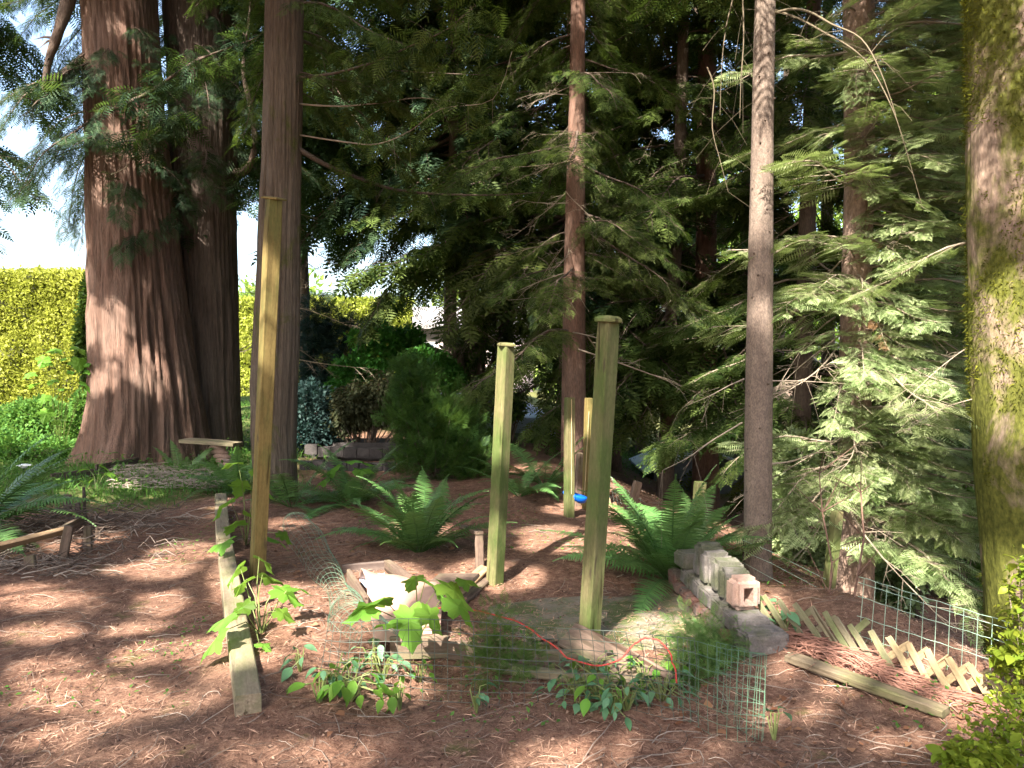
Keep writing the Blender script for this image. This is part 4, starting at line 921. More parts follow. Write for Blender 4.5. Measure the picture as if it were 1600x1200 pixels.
lumber('short_board', 'short reddish board sticking out beside the middle post', G(700, 945, .03), G(758, 898, .05), .085, .03, 'freshboard', roll=.2, cat='board', seed=7)
lumber('short_board', 'second short board lying just under the one beside the middle post', G(712, 952, .01), G(762, 908, .02), .07, .03, 'board', roll=.1, cat='board', seed=8)
lumber('short_stake', 'low square stake standing in front of the small fern, under a slanted board', G(749, 888, -.1), G(749, 888, .25), .065, .05, 'board', cat='stake', facing=Vector((0, 1, 0)), seed=9)
lumber('slanted_board', 'grey slanted board resting on the low square stake', G(749, 888, .27)+Vector((0, -.02, 0)), at(722, 822, 7.3), .07, .03, 'board', cat='board', seed=10)
lumber('fallen_board', 'pale narrow board lying between the two middle ferns', G(598, 778, .03), G(652, 792, .03), .07, .03, 'timber', cat='board', seed=11)
lumber('edging_board', 'dark board edging in front of the flared cedar base', G(150, 742, .06), G(222, 730, .08), .03, .16, 'darkboard', cat='board', seed=12)
lumber('edging_board', 'second dark edging board left of the first, near the grass', G(80, 752, .05), G(150, 744, .05), .03, .10, 'darkboard', cat='board', seed=13)
# small stone bench at the cedar foot
g = gnd(345, 738); t = thing('stump_bench', 'small mossy wooden ledge propped on stacked stones at the foot of the dark cedar', 'bench', g)
beam('seat', at(288, 688, g.y), at(372, 694, g.y-.1), .30, .05, M['timber'], t, facing=Vector((0, 0, 1)), n=8)
for i in range(6):
    mb = MB(); V = []; Fc = []; u = i/5
    q = at(340+18*u, 700+34*u, g.y-.05); mb.tube([q+Vector((-.12, 0, 0))-t.location, q+Vector((-.06, 0, .02))-t.location, q+Vector((.07, 0, 0))-t.location, q+Vector((.12, 0, -.01))-t.location], [.02, .045, .042, .015], 8, cap=True)
    link('stone', mb.mesh('stone', [M['pinkblock']], True), t)

# raised bed with brush at left
g = gnd(60, 880); t = thing('brush_bed', 'rough raised bed of rails and stakes holding back brush, left of the path', 'raised bed', g)
bd = g.y
beam('rail', at(-60, 868, 5.9), at(104, 828, 6.3), .035, .085, M['freshboard'], t, facing=Vector((0, -1, .6)), n=6)
beam('rail', at(95, 831, 6.3), at(133, 810, 7.3), .04, .08, M['board'], t, facing=Vector((0, 0, 1)), n=6)
beam('rail', at(60, 799, 8.0), at(120, 800, 8.0), .04, .06, M['darkboard'], t, facing=Vector((0, 0, 1)), n=6)
for (bx, by, tx, ty, d, ww, mt) in [(94, 886, 108, 822, 6.2, .07, 'board'), (138, 874, 137, 822, 6.5, .065, 'board'), (153, 858, 153, 824, 6.9, .045, 'board'), (52, 905, 46, 868, 5.85, .075, 'board'), (104, 800, 106, 773, 8.1, .07, 'darkboard'), (123, 806, 121, 786, 7.9, .05, 'darkboard'), (134, 820, 131, 761, 7.5, .028, 'darkboard')]:
    b = at(bx, by, d); b.z = min(b.z, h1(b.x, b.y))-.05; beam('stake', b, at(tx, ty, d+.02), ww, ww*.6, M[mt], t, n=5, roll=.2)
mb = MB(); rr = random.Random(5)
for i in range(900):
    yy = rr.uniform(5.55, 7.7); q = Vector((rr.uniform(-.78*yy, -3.05+rr.uniform(-.3, .3)), yy, 0)); zz = h1(q.x, q.y); q.z = zz+rr.uniform(.0, .13 if yy > 6.35 else .02)
    a = rr.gauss(.25, .8); l = rr.uniform(.08, .32); d = Vector((math.cos(a), math.sin(a)*.7, rr.uniform(-.15, .2)))*l; k = Vector((0, 0, rr.uniform(-.04, .06)))
    r_ = rr.uniform(.002, .006); mb.tube([q-t.location, q+d*.5+k-t.location, q+d-t.location], [r_, r_*.9, r_*.5], 4, 0, rr.random()**2*.8)
o = link('brush', mb.mesh('brush', [M['twig']]), t); o['kind'] = 'stuff'

# ---------------------------------------------------------------- moss covered concrete pad
c0, c1_, c2_, c3_ = [gnd(x, y) for x, y in ((745, 945), (1075, 925), (1160, 1000), (800, 1020))]
def grid_patch(cs, n, z_, seed, ragged=.05):
    V = []; Fc = []
    for j in range(n):
        for i in range(n):
            u, v = i/(n-1), j/(n-1); p = cs[0].lerp(cs[1], u).lerp(cs[3].lerp(cs[2], u), v)
            edge = min(u, 1-u, v, 1-v); dx = float(vn(p.x*4, p.y*4, 0, seed))*ragged; dy = float(vn(p.x*4, p.y*4, 5, seed))*ragged
            x, y = p.x+dx*(edge < .1), p.y+dy*(edge < .1); V.append((x, y, max(z_+.006*float(vn(x*5, y*5, 0, 8)), h1(x, y)+.004) if edge > .03 else h1(x, y)-.03))
    for j in range(n-1):
        for i in range(n-1): a = j*n+i; Fc.append((a, a+n, a+n+1, a+1))
    return V, Fc
V, Fc = grid_patch([c0, c1_, c2_, c3_], 60, .012, 3, .09)
props(link('concrete_pad', mesh('concrete_pad', V, Fc, M['pad'], True)), 'moss speckled concrete pad between the posts', None, None, 'structure')

# ---------------------------------------------------------------- wall of loose blocks
A, B = gnd(1168, 1008), gnd(1082, 925); A.z = B.z = 0; dirv = (B-A).normalized(); LW = (B-A).length; side = Vector((dirv.y, -dirv.x, 0)); ang = math.atan2(dirv.y, dirv.x)
t = thing('block_wall', 'low pile of grey concrete blocks on red bricks right of the pad', 'block wall', A.lerp(B, .5))
def blk(name, s, f, z, sz, mat, rz=0, rx=0, ry=0, holes=0, round_=.012):
    L_, W_, H_ = sz; mb = MB(); r = random.Random(int(s*977+z*311))
    if not holes:
        nx_, ny_, nz_ = 4, 3, 3; V = []; idx = {}
        bm_ = []; a, b, c = L_/2, W_/2, H_/2
        import bmesh
        bmx = bmesh.new(); bmesh.ops.create_cube(bmx, size=1)
        for v in bmx.verts: v.co = Vector((v.co.x*L_, v.co.y*W_, v.co.z*H_))
        bmesh.ops.bevel(bmx, geom=list(bmx.edges), offset=round_, segments=2, affect='EDGES')
        bmesh.ops.subdivide_edges(bmx, edges=[e for e in bmx.edges if e.calc_length() > .05], cuts=5, use_grid_fill=True)
        for v in bmx.verts: v.co += Vector([float(vn(v.co.x*f_+k*9+s*7, v.co.y*f_, v.co.z*f_+z*5, 60+k))*a_ for k, (f_, a_) in enumerate([(22, .006), (22, .006), (22, .006)])])+Vector((r.uniform(-1, 1), r.uniform(-1, 1), r.uniform(-1, 1)))*.0012
        me = bpy.data.meshes.new(name); bmx.to_mesh(me); bmx.free(); me.materials.append(M[mat])
    else:
        import bmesh
        bmx = bmesh.new(); bmesh.ops.create_cube(bmx, size=1)
        for v in bmx.verts: v.co = Vector((v.co.x*L_, v.co.y*W_, v.co.z*H_))
        f_ = [q for q in bmx.faces if q.normal.x < -.9][0]
        bmesh.ops.inset_individual(bmx, faces=[f_], thickness=.05); bmesh.ops.scale(bmx, verts=f_.verts, vec=(1, .62, .75))
        e = bmesh.ops.extrude_discrete_faces(bmx, faces=[f_])['faces'][0]; bmesh.ops.translate(bmx, verts=e.verts, vec=(L_*.7, 0, 0))
        ed = [q for q in bmx.edges if q.calc_length() > .1 and all(abs(abs(v.co.x)-L_/2) < 1e-4 and abs(abs(v.co.y)-W_/2) < 1e-4 for v in q.verts) or (all(abs(abs(v.co.z)-H_/2) < 1e-4 for v in q.verts))]
        bmesh.ops.bevel(bmx, geom=ed, offset=round_*1.6, segments=3, affect='EDGES')
        me = bpy.data.meshes.new(name); bmx.to_mesh(me); bmx.free(); me.materials.append(M[mat])
    o = link(name, me, t); o.location = A+dirv*s+side*f+Vector((0, 0, z))-t.location; o.rotation_euler = (rx, ry, ang+rz); return o
zb = .03
for i in range(9): blk('brick', .02+i*.115, -.05+.01*(i % 2), zb+.03, (.105, .20, .062), 'brick', random.uniform(-.06, .06))
for i in range(5): blk('block', .03+i*.21, 0, zb+.062+.05, (.195, .20, .095), 'block', random.uniform(-.05, .05))
blk('block', -.09, .03, zb+.06, (.20, .24, .12), 'block', .1)
z2 = zb+.062+.1
blk('block', .10, .01, z2+.092, (.13, .165, .18), 'pinkblock', .12, 0, 0, 1, .018)
for i, (s, hh) in enumerate([(.25, .185), (.40, .195), (.57, .20), (.75, .215)]): blk('block', s, .01+.012*(i % 2), z2+hh/2+.002, (.125 if i else .10, .17, hh), 'block', random.uniform(-.09, .09), 0, random.uniform(-.05, .05), 0, .022)
blk('block', .98, -.03, z2+.05, (.16, .16, .10), 'block', .2)
blk('brick', 1.08, -.10, zb+.06, (.10, .07, .12), 'brick', .3)

# ---------------------------------------------------------------- lattice strip and the welded wire fence behind it
LA, LB = gnd(1200, 985), gnd(1573, 1105)
t = thing('lattice_strip', 'sagging strip of wooden garden lattice along the slope edge at right', 'lattice', LA.lerp(LB, .5))
tops = [(215, 460), (255, 465), (320, 485), (385, 500), (455, 515), (515, 535), (560, 560), (620, 590), (710, 615), (785, 640), (870, 670), (950, 695), (1040, 730), (1130, 760), (1215, 790)]
bots = [(290, 590), (365, 640), (440, 675), (510, 680), (560, 675), (600, 675), (640, 690), (695, 715), (790, 755), (865, 780), (950, 820), (1025, 835), (1115, 860), (1215, 905), (1290, 935)]
def cpx(X_, Y_): return 1100+X_/2.728, 760+Y_/2.728
nrm = Vector((-(LB-LA).y, (LB-LA).x, 0)).normalized()
if nrm.y > 0: nrm = -nrm
for (a_, b_) in zip(tops, bots):
    i = tops.index(a_); P0, P1 = atp(*cpx(*b_), LA, LB), atp(*cpx(*a_), LA, LB); P0 = P0+(P0-P1).normalized()*.05
    beam('slat', P0, P1, .034, .009, M['lattice' if i > 8 else 'greyslat'], t, facing=nrm, ch=.0015, n=5, seed=i)
for i, (a_, b_) in enumerate([((875, 672), (775, 735)), ((955, 697), (855, 762)), ((1045, 732), (935, 808)), ((1135, 762), (1030, 835)), ((1220, 792), (1040, 905)), ((1300, 858), (1190, 930)), ((470, 520), (370, 580)), ((695, 572), (640, 620)), ((560, 560), (470, 620))]):
    P0, P1 = atp(*cpx(*b_), LA, LB)-nrm*.012, atp(*cpx(*a_), LA, LB)-nrm*.012
    beam('slat', P0, P1, .034, .009, M['lattice' if i < 6 else 'greyslat'], t, facing=nrm, ch=.0015, n=5, seed=i+40)
FA, FB = LA-nrm*.22, LB-nrm*.22
t = thing('wire_fence', 'pale green welded wire fence standing behind the lattice', 'fence', (FA+FB)/2)
w0, w1 = atp(1385, 915, FA, FB), atp(1600, 980, FA, FB); u = Vector((w1.x-w0.x, w1.y-w0.y, 0)); UL = u.length; u.normalize(); slope = (w1.z-w0.z)/UL
def fw(s, v): q = w0+u*s; return Vector((q.x, q.y, w0.z+slope*s-v))+nrm*.01*math.sin(s*5+v*8)
nr = 7; sp = .105
for k in range(nr+1):
    mb = MB(); mb.tube([fw(-.15+s*.06, k*sp+(.0 if k else 0))+Vector((0, 0, .004*(s % 2)))-t.location for s in range(int((UL+.25)/.06))], .0018, 4); link('wire', mb.mesh('wire', [M['palewire']]), t)
mb = MB(); mb.tube([fw(-.15+s*.06, .03)-t.location for s in range(int((UL+.25)/.06))], .0018, 4); link('wire', mb.mesh('wire', [M['palewire']]), t)
for s in np.arange(-.12, UL+.1, .062):
    mb = MB(); mb.tube([fw(s, 0)-t.location, fw(s-.01, .25)-t.location, fw(s-.02, .5)-t.location, fw(s-.03, nr*sp)-t.location], .0018, 4); link('wire', mb.mesh('wire', [M['palewire']]), t)
# thin wires strung from the fern to the grey trunk and beyond
t = thing('wire_strand_fence', 'thin sagging wire strands running from behind the big fern past the bare grey trunk', 'fence', gnd(1163, 905))
for k, (ya, yb, yc, yd) in enumerate([(838, 845, 862, 905), (852, 862, 880, 925), (870, 880, 903, 945), (895, 905, 925, 965)]):
    pts = [at(1050, ya-38, 7.0), at(1110, ya-12, 6.1), at(1163, yb, 5.25), at(1205, yc, 5.1), at(1290, yd, 5.0)]; mb = MB(); mb.tube([q-t.location for q in pts], .0016, 4); link('wire', mb.mesh('wire', [M['palewire']]), t)
t = thing('mesh_fence', 'leaning grey wire mesh fence behind the big fern', 'fence', at(1000, 800, 8.4))
for i in range(22):
    mb = MB(); a_ = at(940+i*6, 738+i*4, 8.6); b_ = at(955+i*6, 815+i*3.4, 8.3); mb.tube([a_-t.location, b_-t.location], .002, 3); link('wire', mb.mesh('wire', [M['palewire']]), t)
for i in range(8):
    mb = MB(); a_ = at(942+i*2, 742+i*10, 8.5); b_ = at(1070+i*2, 826+i*8, 8.4); mb.tube([a_-t.location, b_-t.location], .002, 3); link('wire', mb.mesh('wire', [M['palewire']]), t)
for i in range(7):
    beam('slat', at(958+i*10, 812+i*6, 8.3), at(950+i*10, 778+i*7, 8.3), .04, .012, M['freshboard'], t, n=3)

# ---------------------------------------------------------------- foreground wire mesh
def mesh_panel(label, surf, nu, nv, us, vs, rad, mat, cat='wire mesh', org=(0, 0, 0)):
    t = thing('wire_mesh', label, cat, org); r = random.Random(nu*31)
    uu = [i/(us*nu) for i in range(us*nu+1)]; vv = [i/(vs*nv) for i in range(vs*nv+1)]
    for j in range(nv+1):
        mb = MB(); mb.tube([surf(u_, j/nv)-t.location for u_ in uu], rad, 4); link('wire', mb.mesh('wire', [M[mat]]), t)
    for i in range(nu+1):
        mb = MB(); mb.tube([surf(i/nu, v_)-t.location for v_ in vv], rad, 4); link('wire', mb.mesh('wire', [M[mat]]), t)
    return t
def spline(pts, u):
    n = len(pts)-1; f = min(u*n, n-1e-6); i = int(f); k = f-i; a = Vector(pts[i]); b = Vector(pts[i+1]); pa = Vector(pts[max(0, i-1)]); pb = Vector(pts[min(n, i+2)])
    return .5*((2*a)+(b-pa)*k+(2*pa-5*a+4*b-pb)*k*k+(3*a-pa-3*b+pb)*k**3)
bt = [gnd(x, y) for x, y in ((500, 1075), (640, 1092), (800, 1100), (960, 1108), (1090, 1130))]
tpz = [at(x, y, g_.y+.03) for (x, y), g_ in zip(((512, 972), (640, 966), (800, 978), (940, 985), (1085, 1000)), bt)]
def s1f(u_, v_):
    a, b = spline(bt, u_), spline(tpz, u_); w_ = float(vn(u_*9, v_*3, 0, 5))*.018; return a.lerp(b, v_)+Vector((float(vn(u_*12, v_*4, 3, 6))*.006, w_, float(vn(u_*10, v_*5, 7, 7))*.006))
mesh_panel('long sagging panel of dark wire mesh standing across the foreground', s1f, 32, 7, 1, 2, .0016, 'darkwire', org=bt[2])
bt2 = [gnd(x, y) for x, y in ((1060, 1118), (1120, 1150), (1190, 1162))]; tp2 = [at(1060, 995, bt2[0].y), at(1120, 1010, bt2[1].y), at(1196, 1022, bt2[2].y+.15)]
bt3 = [gnd(x, y) for x, y in ((1192, 1160), (1150, 1135), (1115, 1100))]; tp3 = [at(1196, 1022, bt3[0].y+.1), at(1160, 1015, bt3[1].y+.1), at(1120, 1003, bt3[2].y)]
def mk(bt_, tp_, sd):
    def f(u_, v_): return spline(bt_, u_).lerp(spline(tp_, u_), v_)+Vector((0, float(vn(u_*7, v_*3, 0, sd))*.015, 0))
    return f
mesh_panel('folded end of the foreground mesh nearest us at right', mk(bt2, tp2, 8), 10, 7, 1, 2, .0012, 'greenwire', org=bt2[1])
mesh_panel('back leaf of the folded mesh doubling behind its right end', mk(bt3, tp3, 9), 9, 7, 1, 2, .0012, 'greenwire', org=bt3[1])
# crumpled green netting curling back on the left
cl = [gnd(x, y) for x, y in ((600, 1020), (560, 985), (540, 940), (500, 880), (466, 822))]
def s3f(u_, v_):
    p = spline(cl, u_); a = v_*3.2; r_ = .10+.03*math.sin(u_*9); return p+Vector((r_*math.cos(a)*1.2-.02, .02*math.sin(u_*30+v_*4), .02+r_*math.sin(a)*1.1+.015*float(vn(u_*14, v_*4, 0, 3))))
mesh_panel('curled roll of fine green wire netting running up the left of the cardboard', s3f, 44, 9, 1, 2, .0012, 'greenwire', org=cl[2])

# red cord
pts = [(598, 1000, 4.4), (640, 968, 4.3), (690, 950, 4.2), (745, 955, 4.1), (800, 968, 3.95), (850, 998, 3.8), (890, 1028, 3.72), (930, 1040, 3.68), (965, 1030, 3.68), (990, 1008, 3.75), (1015, 996, 3.8), (1040, 1010, 3.72), (1052, 1040, 3.6), (1057, 1068, 3.52)]
mb = MB(); P = [at(*q) for q in pts]; P = [spline(P, i/70) for i in range(71)]
for i_, q in enumerate(P): q.x += .006*float(vn(i_*.5, 1, 0, 4)); q.z += .008*float(vn(i_*.6, 3, 0, 4)); q.z = max(q.z, h1(q.x, q.y)+.02)
t = mb.tube(P, .0042, 6); o = link('red_cord', mb.mesh('red_cord', [M['redrope']], True)); props(o, 'red cord draped along the top of the foreground wire mesh', 'cord')

# open box of boards with crumpled cardboard
g = gnd(620, 985); t = thing('board_frame', 'broken frame of dark boards around the crumpled cardboard', 'frame', g)
beam('board', at(536, 896, 5.6), at(612, 889, 5.6), .035, .13, M['darkboard'], t, facing=Vector((0, 0, 1)))
beam('board', at(605, 884, 5.6), at(640, 910, 5.1), .05, .09, M['board'], t, facing=Vector((0, 0, 1)))
beam('board', at(545, 905, 5.1), at(572, 950, 4.5), .03, .14, M['board'], t, facing=Vector((0, 0, 1)))
beam('board', at(610, 1012, 4.05), at(700, 1010, 4.05), .03, .12, M['board'], t, facing=Vector((0, 0, 1)))
beam('board', at(680, 905, 5.2), at(742, 905, 5.0), .12, .03, M['board'], t, facing=Vector((0, 0, 1)), roll=.3)
def sheet(corners, n, amp, seed, name, mat, parent, curl=0):
    V = []; Fc = []; cs = [Vector(c) for c in corners]
    for j in range(n):
        for i in range(n):
            u_, v_ = i/(n-1), j/(n-1); p = cs[0].lerp(cs[1], u_).lerp(cs[3].lerp(cs[2], u_), v_)
            p = p+Vector((float(vn(u_*3, v_*3, 1, seed)), float(vn(u_*3, v_*3, 2, seed)), float(vn(u_*4, v_*4, 3, seed))))*amp; p.z += curl*math.sin(PI*v_)*(1-.4*u_)
            p.z = max(p.z, h1(p.x, p.y)+.012); V.append(p-parent.location)
    for j in range(n-1):
        for i in range(n-1): a = j*n+i; Fc.append((a, a+n, a+n+1, a+1))
    m_ = mesh(name, V, Fc, M[mat], True); o = link(name, m_, parent); s_ = o.modifiers.new('thick', 'SOLIDIFY'); s_.thickness = .005; return o
t = thing('cardboard_heap', 'heap of crumpled sunlit cardboard lying inside the broken board frame', 'cardboard', gnd(620, 985))
sheet([at(558, 905, 5.3), at(668, 915, 5.2), at(690, 965, 4.4), at(578, 968, 4.4)], 16, .02, 11, 'flap', 'cardboard', t, .17)
sheet([at(575, 955, 4.5), at(690, 950, 4.5), at(692, 1005, 4.1), at(585, 1000, 4.1)], 14, .015, 12, 'flap', 'cardboard', t, .05)
sheet([at(640, 905, 5.2), at(720, 915, 4.9), at(700, 955, 4.5), at(650, 930, 4.7)], 12, .02, 13, 'flap', 'cardboard', t, .03)
sheet([at(562, 900, 5.35), at(600, 895, 5.4), at(612, 925, 5.0), at(575, 930, 5.0)], 10, .02, 14, 'plastic_sheet', 'tarp', t, .03)

# solar path light in the grass
g = gnd(35, 742); t = thing('path_light', 'small solar path light with white rim in the grass at left', 'path light', g)
mb = MB(); q = at(38, 731, g.y); L0 = q-g; mb.tube([(0, 0, -.03), L0], .009, 6); link('stake', mb.mesh('stake', [M['black']]), t)
mb = MB(); mb.tube([L0, L0+Vector((0, 0, .03)), L0+Vector((0, 0, .035)), L0+Vector((0, 0, .055))], [.04, .045, .10, .03], 16, cap=True); link('lamp_head', mb.mesh('lamp_head', [M['white']]), t)
# power line far left
mb = MB(); mb.tube([at(250, 452, 40), at(390, 457, 40), at(520, 462, 40), at(700, 455, 40)], .012, 4); mb.tube([at(250, 456, 40), at(390, 461, 40), at(520, 466, 40), at(700, 460, 40)], .01, 4)
props(link('power_line', mb.mesh('power_line', [M['black']])), 'thin power line crossing the bright sky above the hedge', 'power line')

# ---------------------------------------------------------------- ferns
def frond_mesh(seed, n=38):
    r = random.Random(seed); mb = MB(); L = 1.0; arch = r.uniform(.35, .62); tw = r.uniform(-.25, .25)
    def c(t): return Vector((L*t*(1-.12*t), tw*.3*t*t,   .80*L*t-arch*L*t*t*1.0))
    mb.tube([c(i/10) for i in range(11)], [.007*(1.1-i/10) for i in range(11)], 4, 0, .3)
    for i in range(n):
        t = .10+.89*i/(n-1); l = .14*math.sin(PI*min(1, t+.10))**.65*(1.15-.55*t)+.008; p = c(t); tg = (c(min(1, t+.02))-c(max(0, t-.02))).normalized()
        sd = tg.cross(Vector((0, 0, 1))).normalized(); up_ = sd.cross(tg)
        for s in (-1, 1):
            d = (sd*s+tg*.28+Vector((0, 0, -.22))+up_*r.uniform(-.1, .2)).normalized(); w_ = tg*.0095
            mb.add([p-w_, p+w_, p+d*l*.6+w_*.85+up_*.006, p+d*l+w_*.3, p+d*l*.6-w_*.6+up_*.006], [(0, 4, 2, 1), (4, 3, 2)], 0, r.uniform(.3, 1))
    return mb.mesh('frond', [M['fern']])
FR = [frond_mesh(i) for i in range(6)]
def fern(label, px, py, n, size, az=None, seed=0, d=None, pitch=(-.45, .45)):
    g = gnd(px, py) if d is None else Vector((at(px, py, d).x, d, 0))
    if d: g.z = h1(g.x, g.y)
    t = thing('sword_fern', label, 'fern', g, None); r = random.Random(seed)
    for i in range(n):
        a = (az[0]+(az[1]-az[0])*(i+r.random()*.8)/n) if az else 2*PI*i/n+r.uniform(-.2, .2); s = size*r.uniform(.7, 1.15)
        o = link('frond', r.choice(FR), t); o.location = (math.cos(a)*.03, math.sin(a)*.03, .0); o.rotation_euler = (r.uniform(-.35, .35), r.uniform(*pitch), a); o.scale = (s, s, s)
    return t
fern('biggest sword fern, beside the concrete blocks', 1048, 905, 38, .92, None, 1, pitch=(-.75, .35))
fern('sword fern in the middle, left of the middle post', 655, 862, 36, .82, None, 2, pitch=(-.7, .35))
fern('sword fern farther back in front of the block planter', 552, 788, 26, .85, None, 3)
fern('sword fern at the left edge with lit fronds reaching over the brush bed', -55, 800, 15, 1.25, (-1.1, 1.2), 4, 6.9)
fern('sword fern at the path corner behind the tall golden post', 372, 770, 24, .85, None, 5)
fern('sword fern right of the slender cedar base', 455, 770, 12, .95, None, 6, 8.2)
fern('shaded fern between the middle post and the swing posts', 812, 775, 16, .75, None, 7)
fern('small shaded fern behind the blue swing, left side', 850, 758, 12, .9, None, 8)
fern('shaded fern at the slope edge behind the biggest fern', 1085, 880, 16, .8, None, 9)
fern('small fern at the foot of the great cedar', 285, 745, 14, .6, None, 10)
fern('small lacy fern in front of the concrete blocks', 1125, 1028, 16, .28, None, 11)
fern('little lacy fern behind the folded mesh', 1090, 1060, 14, .26, None, 12)

# ---------------------------------------------------------------- leafy plants
def lobed_leaf(seed=0):
    r = random.Random(seed); mb = MB(); half = [(0, 0), (-.10, .10), (-.16, .24), (-.05, .30), (-.02, .42), (.10, .40), (.16, .34), (.22, .50), (.36, .56), (.42, .44), (.46, .26), (.56, .30), (.66, .22), (.74, .26), (.80, .13), (1.0, 0)]
    P = [(x, y*r.uniform(.92, 1.08)) for x, y in half]; V = [(.32, 0, -.03)]; full = P+[(x, -y*r.uniform(.92, 1.08)) for x, y in half[-2:0:-1]]
    for x, y in full: V.append((x, y, .04*math.cos(8*x+seed)-.22*abs(y)*(1+.6*math.sin(5*x+seed))-.20*x*x+.03))
    n = len(full); V[0] = (.32, 0, .02)
    mb.add(V, [(0, i+1, (i+1) % n+1) for i in range(n)], 0, r.uniform(.2, 1)); return mb.mesh('leaf', [M['bright']])
def oval_leaf(mat, seed=0):
    mb = MB(); V = []; Fc = []
    n = 7
    for i in range(n+1):
        t = i/n; w_ = .30*math.sin(PI*t**.8)+.001; z = .08*math.sin(PI*t)-.22*t*t; V += [(t, -w_, z+.07), (t, 0, z), (t, w_, z+.07)]
    for i in range(n): a = i*3; Fc += [(a, a+3, a+4, a+1), (a+1, a+4, a+5, a+2)]
    mb.add(V, Fc, 0, .3+.7*((seed*37) % 10)/10); return mb.mesh('leaf', [M[mat]], True)
LV = [lobed_leaf(i) for i in range(4)]; OV = [oval_leaf('silver', i) for i in range(4)]; OB = [oval_leaf('bright', i) for i in range(3)]; OR_ = [oval_leaf('rightshrub', i) for i in range(4)]
def plant(name, label, base, spots, leaves, mat_stem='stem', seed=0, group=None, flat=.3, cat='plant'):
    """stems from the base to each spot (world point, leaf size, yaw or None)"""
    t = thing(name, label, cat, base, group); r = random.Random(seed); mb = MB()
    for (q, s, yaw) in spots:
        if leaves is LV: s *= 1.18
        q = Vector(q); m = base.lerp(q, .5)+Vector((r.uniform(-.02, .02), r.uniform(-.02, .02), .05)); mb.tube([(0, 0, -.02), m-base, q-base], [.004, .0032, .002], 4)
        o = link('leaf', r.choice(leaves), t); o.location = q-base; a = yaw if yaw is not None else math.atan2(q.y-base.y, q.x-base.x)+r.uniform(-.5, .5)
        o.rotation_euler = (r.uniform(-flat, flat)*1.5, r.uniform(.0, .85), a); o.scale = (s, s*r.uniform(.8, 1.05), s)
    link('stem', mb.mesh('stem', [M[mat_stem]]), t); return t
def px_spots(L, d0, s=1.0): return [(at(x, y, d), sz, yw) for (x, y, d, sz, yw) in L]
plant('big_leaf_plant', 'young plant with big lobed leaves beside the near timber of the path edging', gnd(408, 990),
      px_spots([(368, 960, 3.9, .17, PI*.95), (352, 985, 3.8, .17, PI*1.1), (385, 905, 4.3, .14, PI*.8), (410, 898, 4.4, .13, .4), (430, 920, 4.2, .16, .2), (452, 918, 4.2, .12, .1), (375, 885, 4.6, .15, PI*.9), (405, 870, 4.7, .14, .8), (432, 955, 4.0, .10, .1), (405, 1005, 3.9, .08, -.5), (390, 940, 4.1, .12, PI*1.2)], 0), LV, seed=1)
plant('big_leaf_plant', 'lobed leaf plant climbing behind the tall golden post above the far timber', gnd(385, 850),
      px_spots([(362, 845, 5.6, .18, PI), (372, 815, 5.8, .17, PI*.8), (360, 780, 6.2, .19, PI*1.1), (378, 752, 6.4, .18, PI*.7), (392, 735, 6.5, .16, .7), (420, 840, 5.7, .17, .1), (436, 832, 5.8, .12, .2), (385, 800, 6.0, .14, .5), (372, 722, 6.6, .16, PI*.9), (400, 765, 6.1, .15, .3)], 0), LV, seed=2)
plant('big_leaf_plant', 'broad leaved sapling rising in front of the cardboard', gnd(645, 1010),
      px_spots([(600, 935, 3.9, .19, PI*.95), (585, 950, 3.9, .15, PI*1.1), (665, 905, 4.0, .17, .5), (690, 912, 3.95, .20, .1), (700, 935, 3.8, .17, .0), (640, 950, 3.75, .19, -1.4), (625, 975, 3.7, .13, PI*.9), (660, 950, 3.7, .14, -.3), (650, 900, 4.1, .12, PI*.7), (715, 905, 4.0, .12, .3)], 0), LV, seed=3)
plant('big_leaf_plant', 'bright lobed leaves above the farther sword fern', gnd(545, 775), px_spots([(545, 720, 8.2, .25, .5), (530, 728, 8.2, .22, PI), (555, 735, 8.1, .18, .1), (515, 745, 8.1, .2, PI)], 0), LV, seed=4)
plant('vine_maple_sapling', 'bright green maple sapling in front of the tall hedge', gnd(95, 715), px_spots([(x+random.uniform(-4, 4), y+random.uniform(-4, 4), 11.5, random.uniform(.13, .24), None) for x, y in ((50, 580), (75, 570), (100, 560), (120, 560), (140, 565), (110, 580), (85, 590), (60, 600), (100, 610), (75, 620), (130, 600), (140, 580), (90, 550), (70, 560), (115, 545), (75, 640), (95, 655))], 0), LV, seed=5)
plant('yellow_leaf_seedling', 'small bright leafed seedling in front of the cedar edging board', gnd(150, 765), px_spots([(140, 735, 9.4, .16, PI), (155, 728, 9.4, .2, .4), (165, 740, 9.4, .18, 0), (148, 748, 9.4, .14, PI)], 0), OB, seed=6)
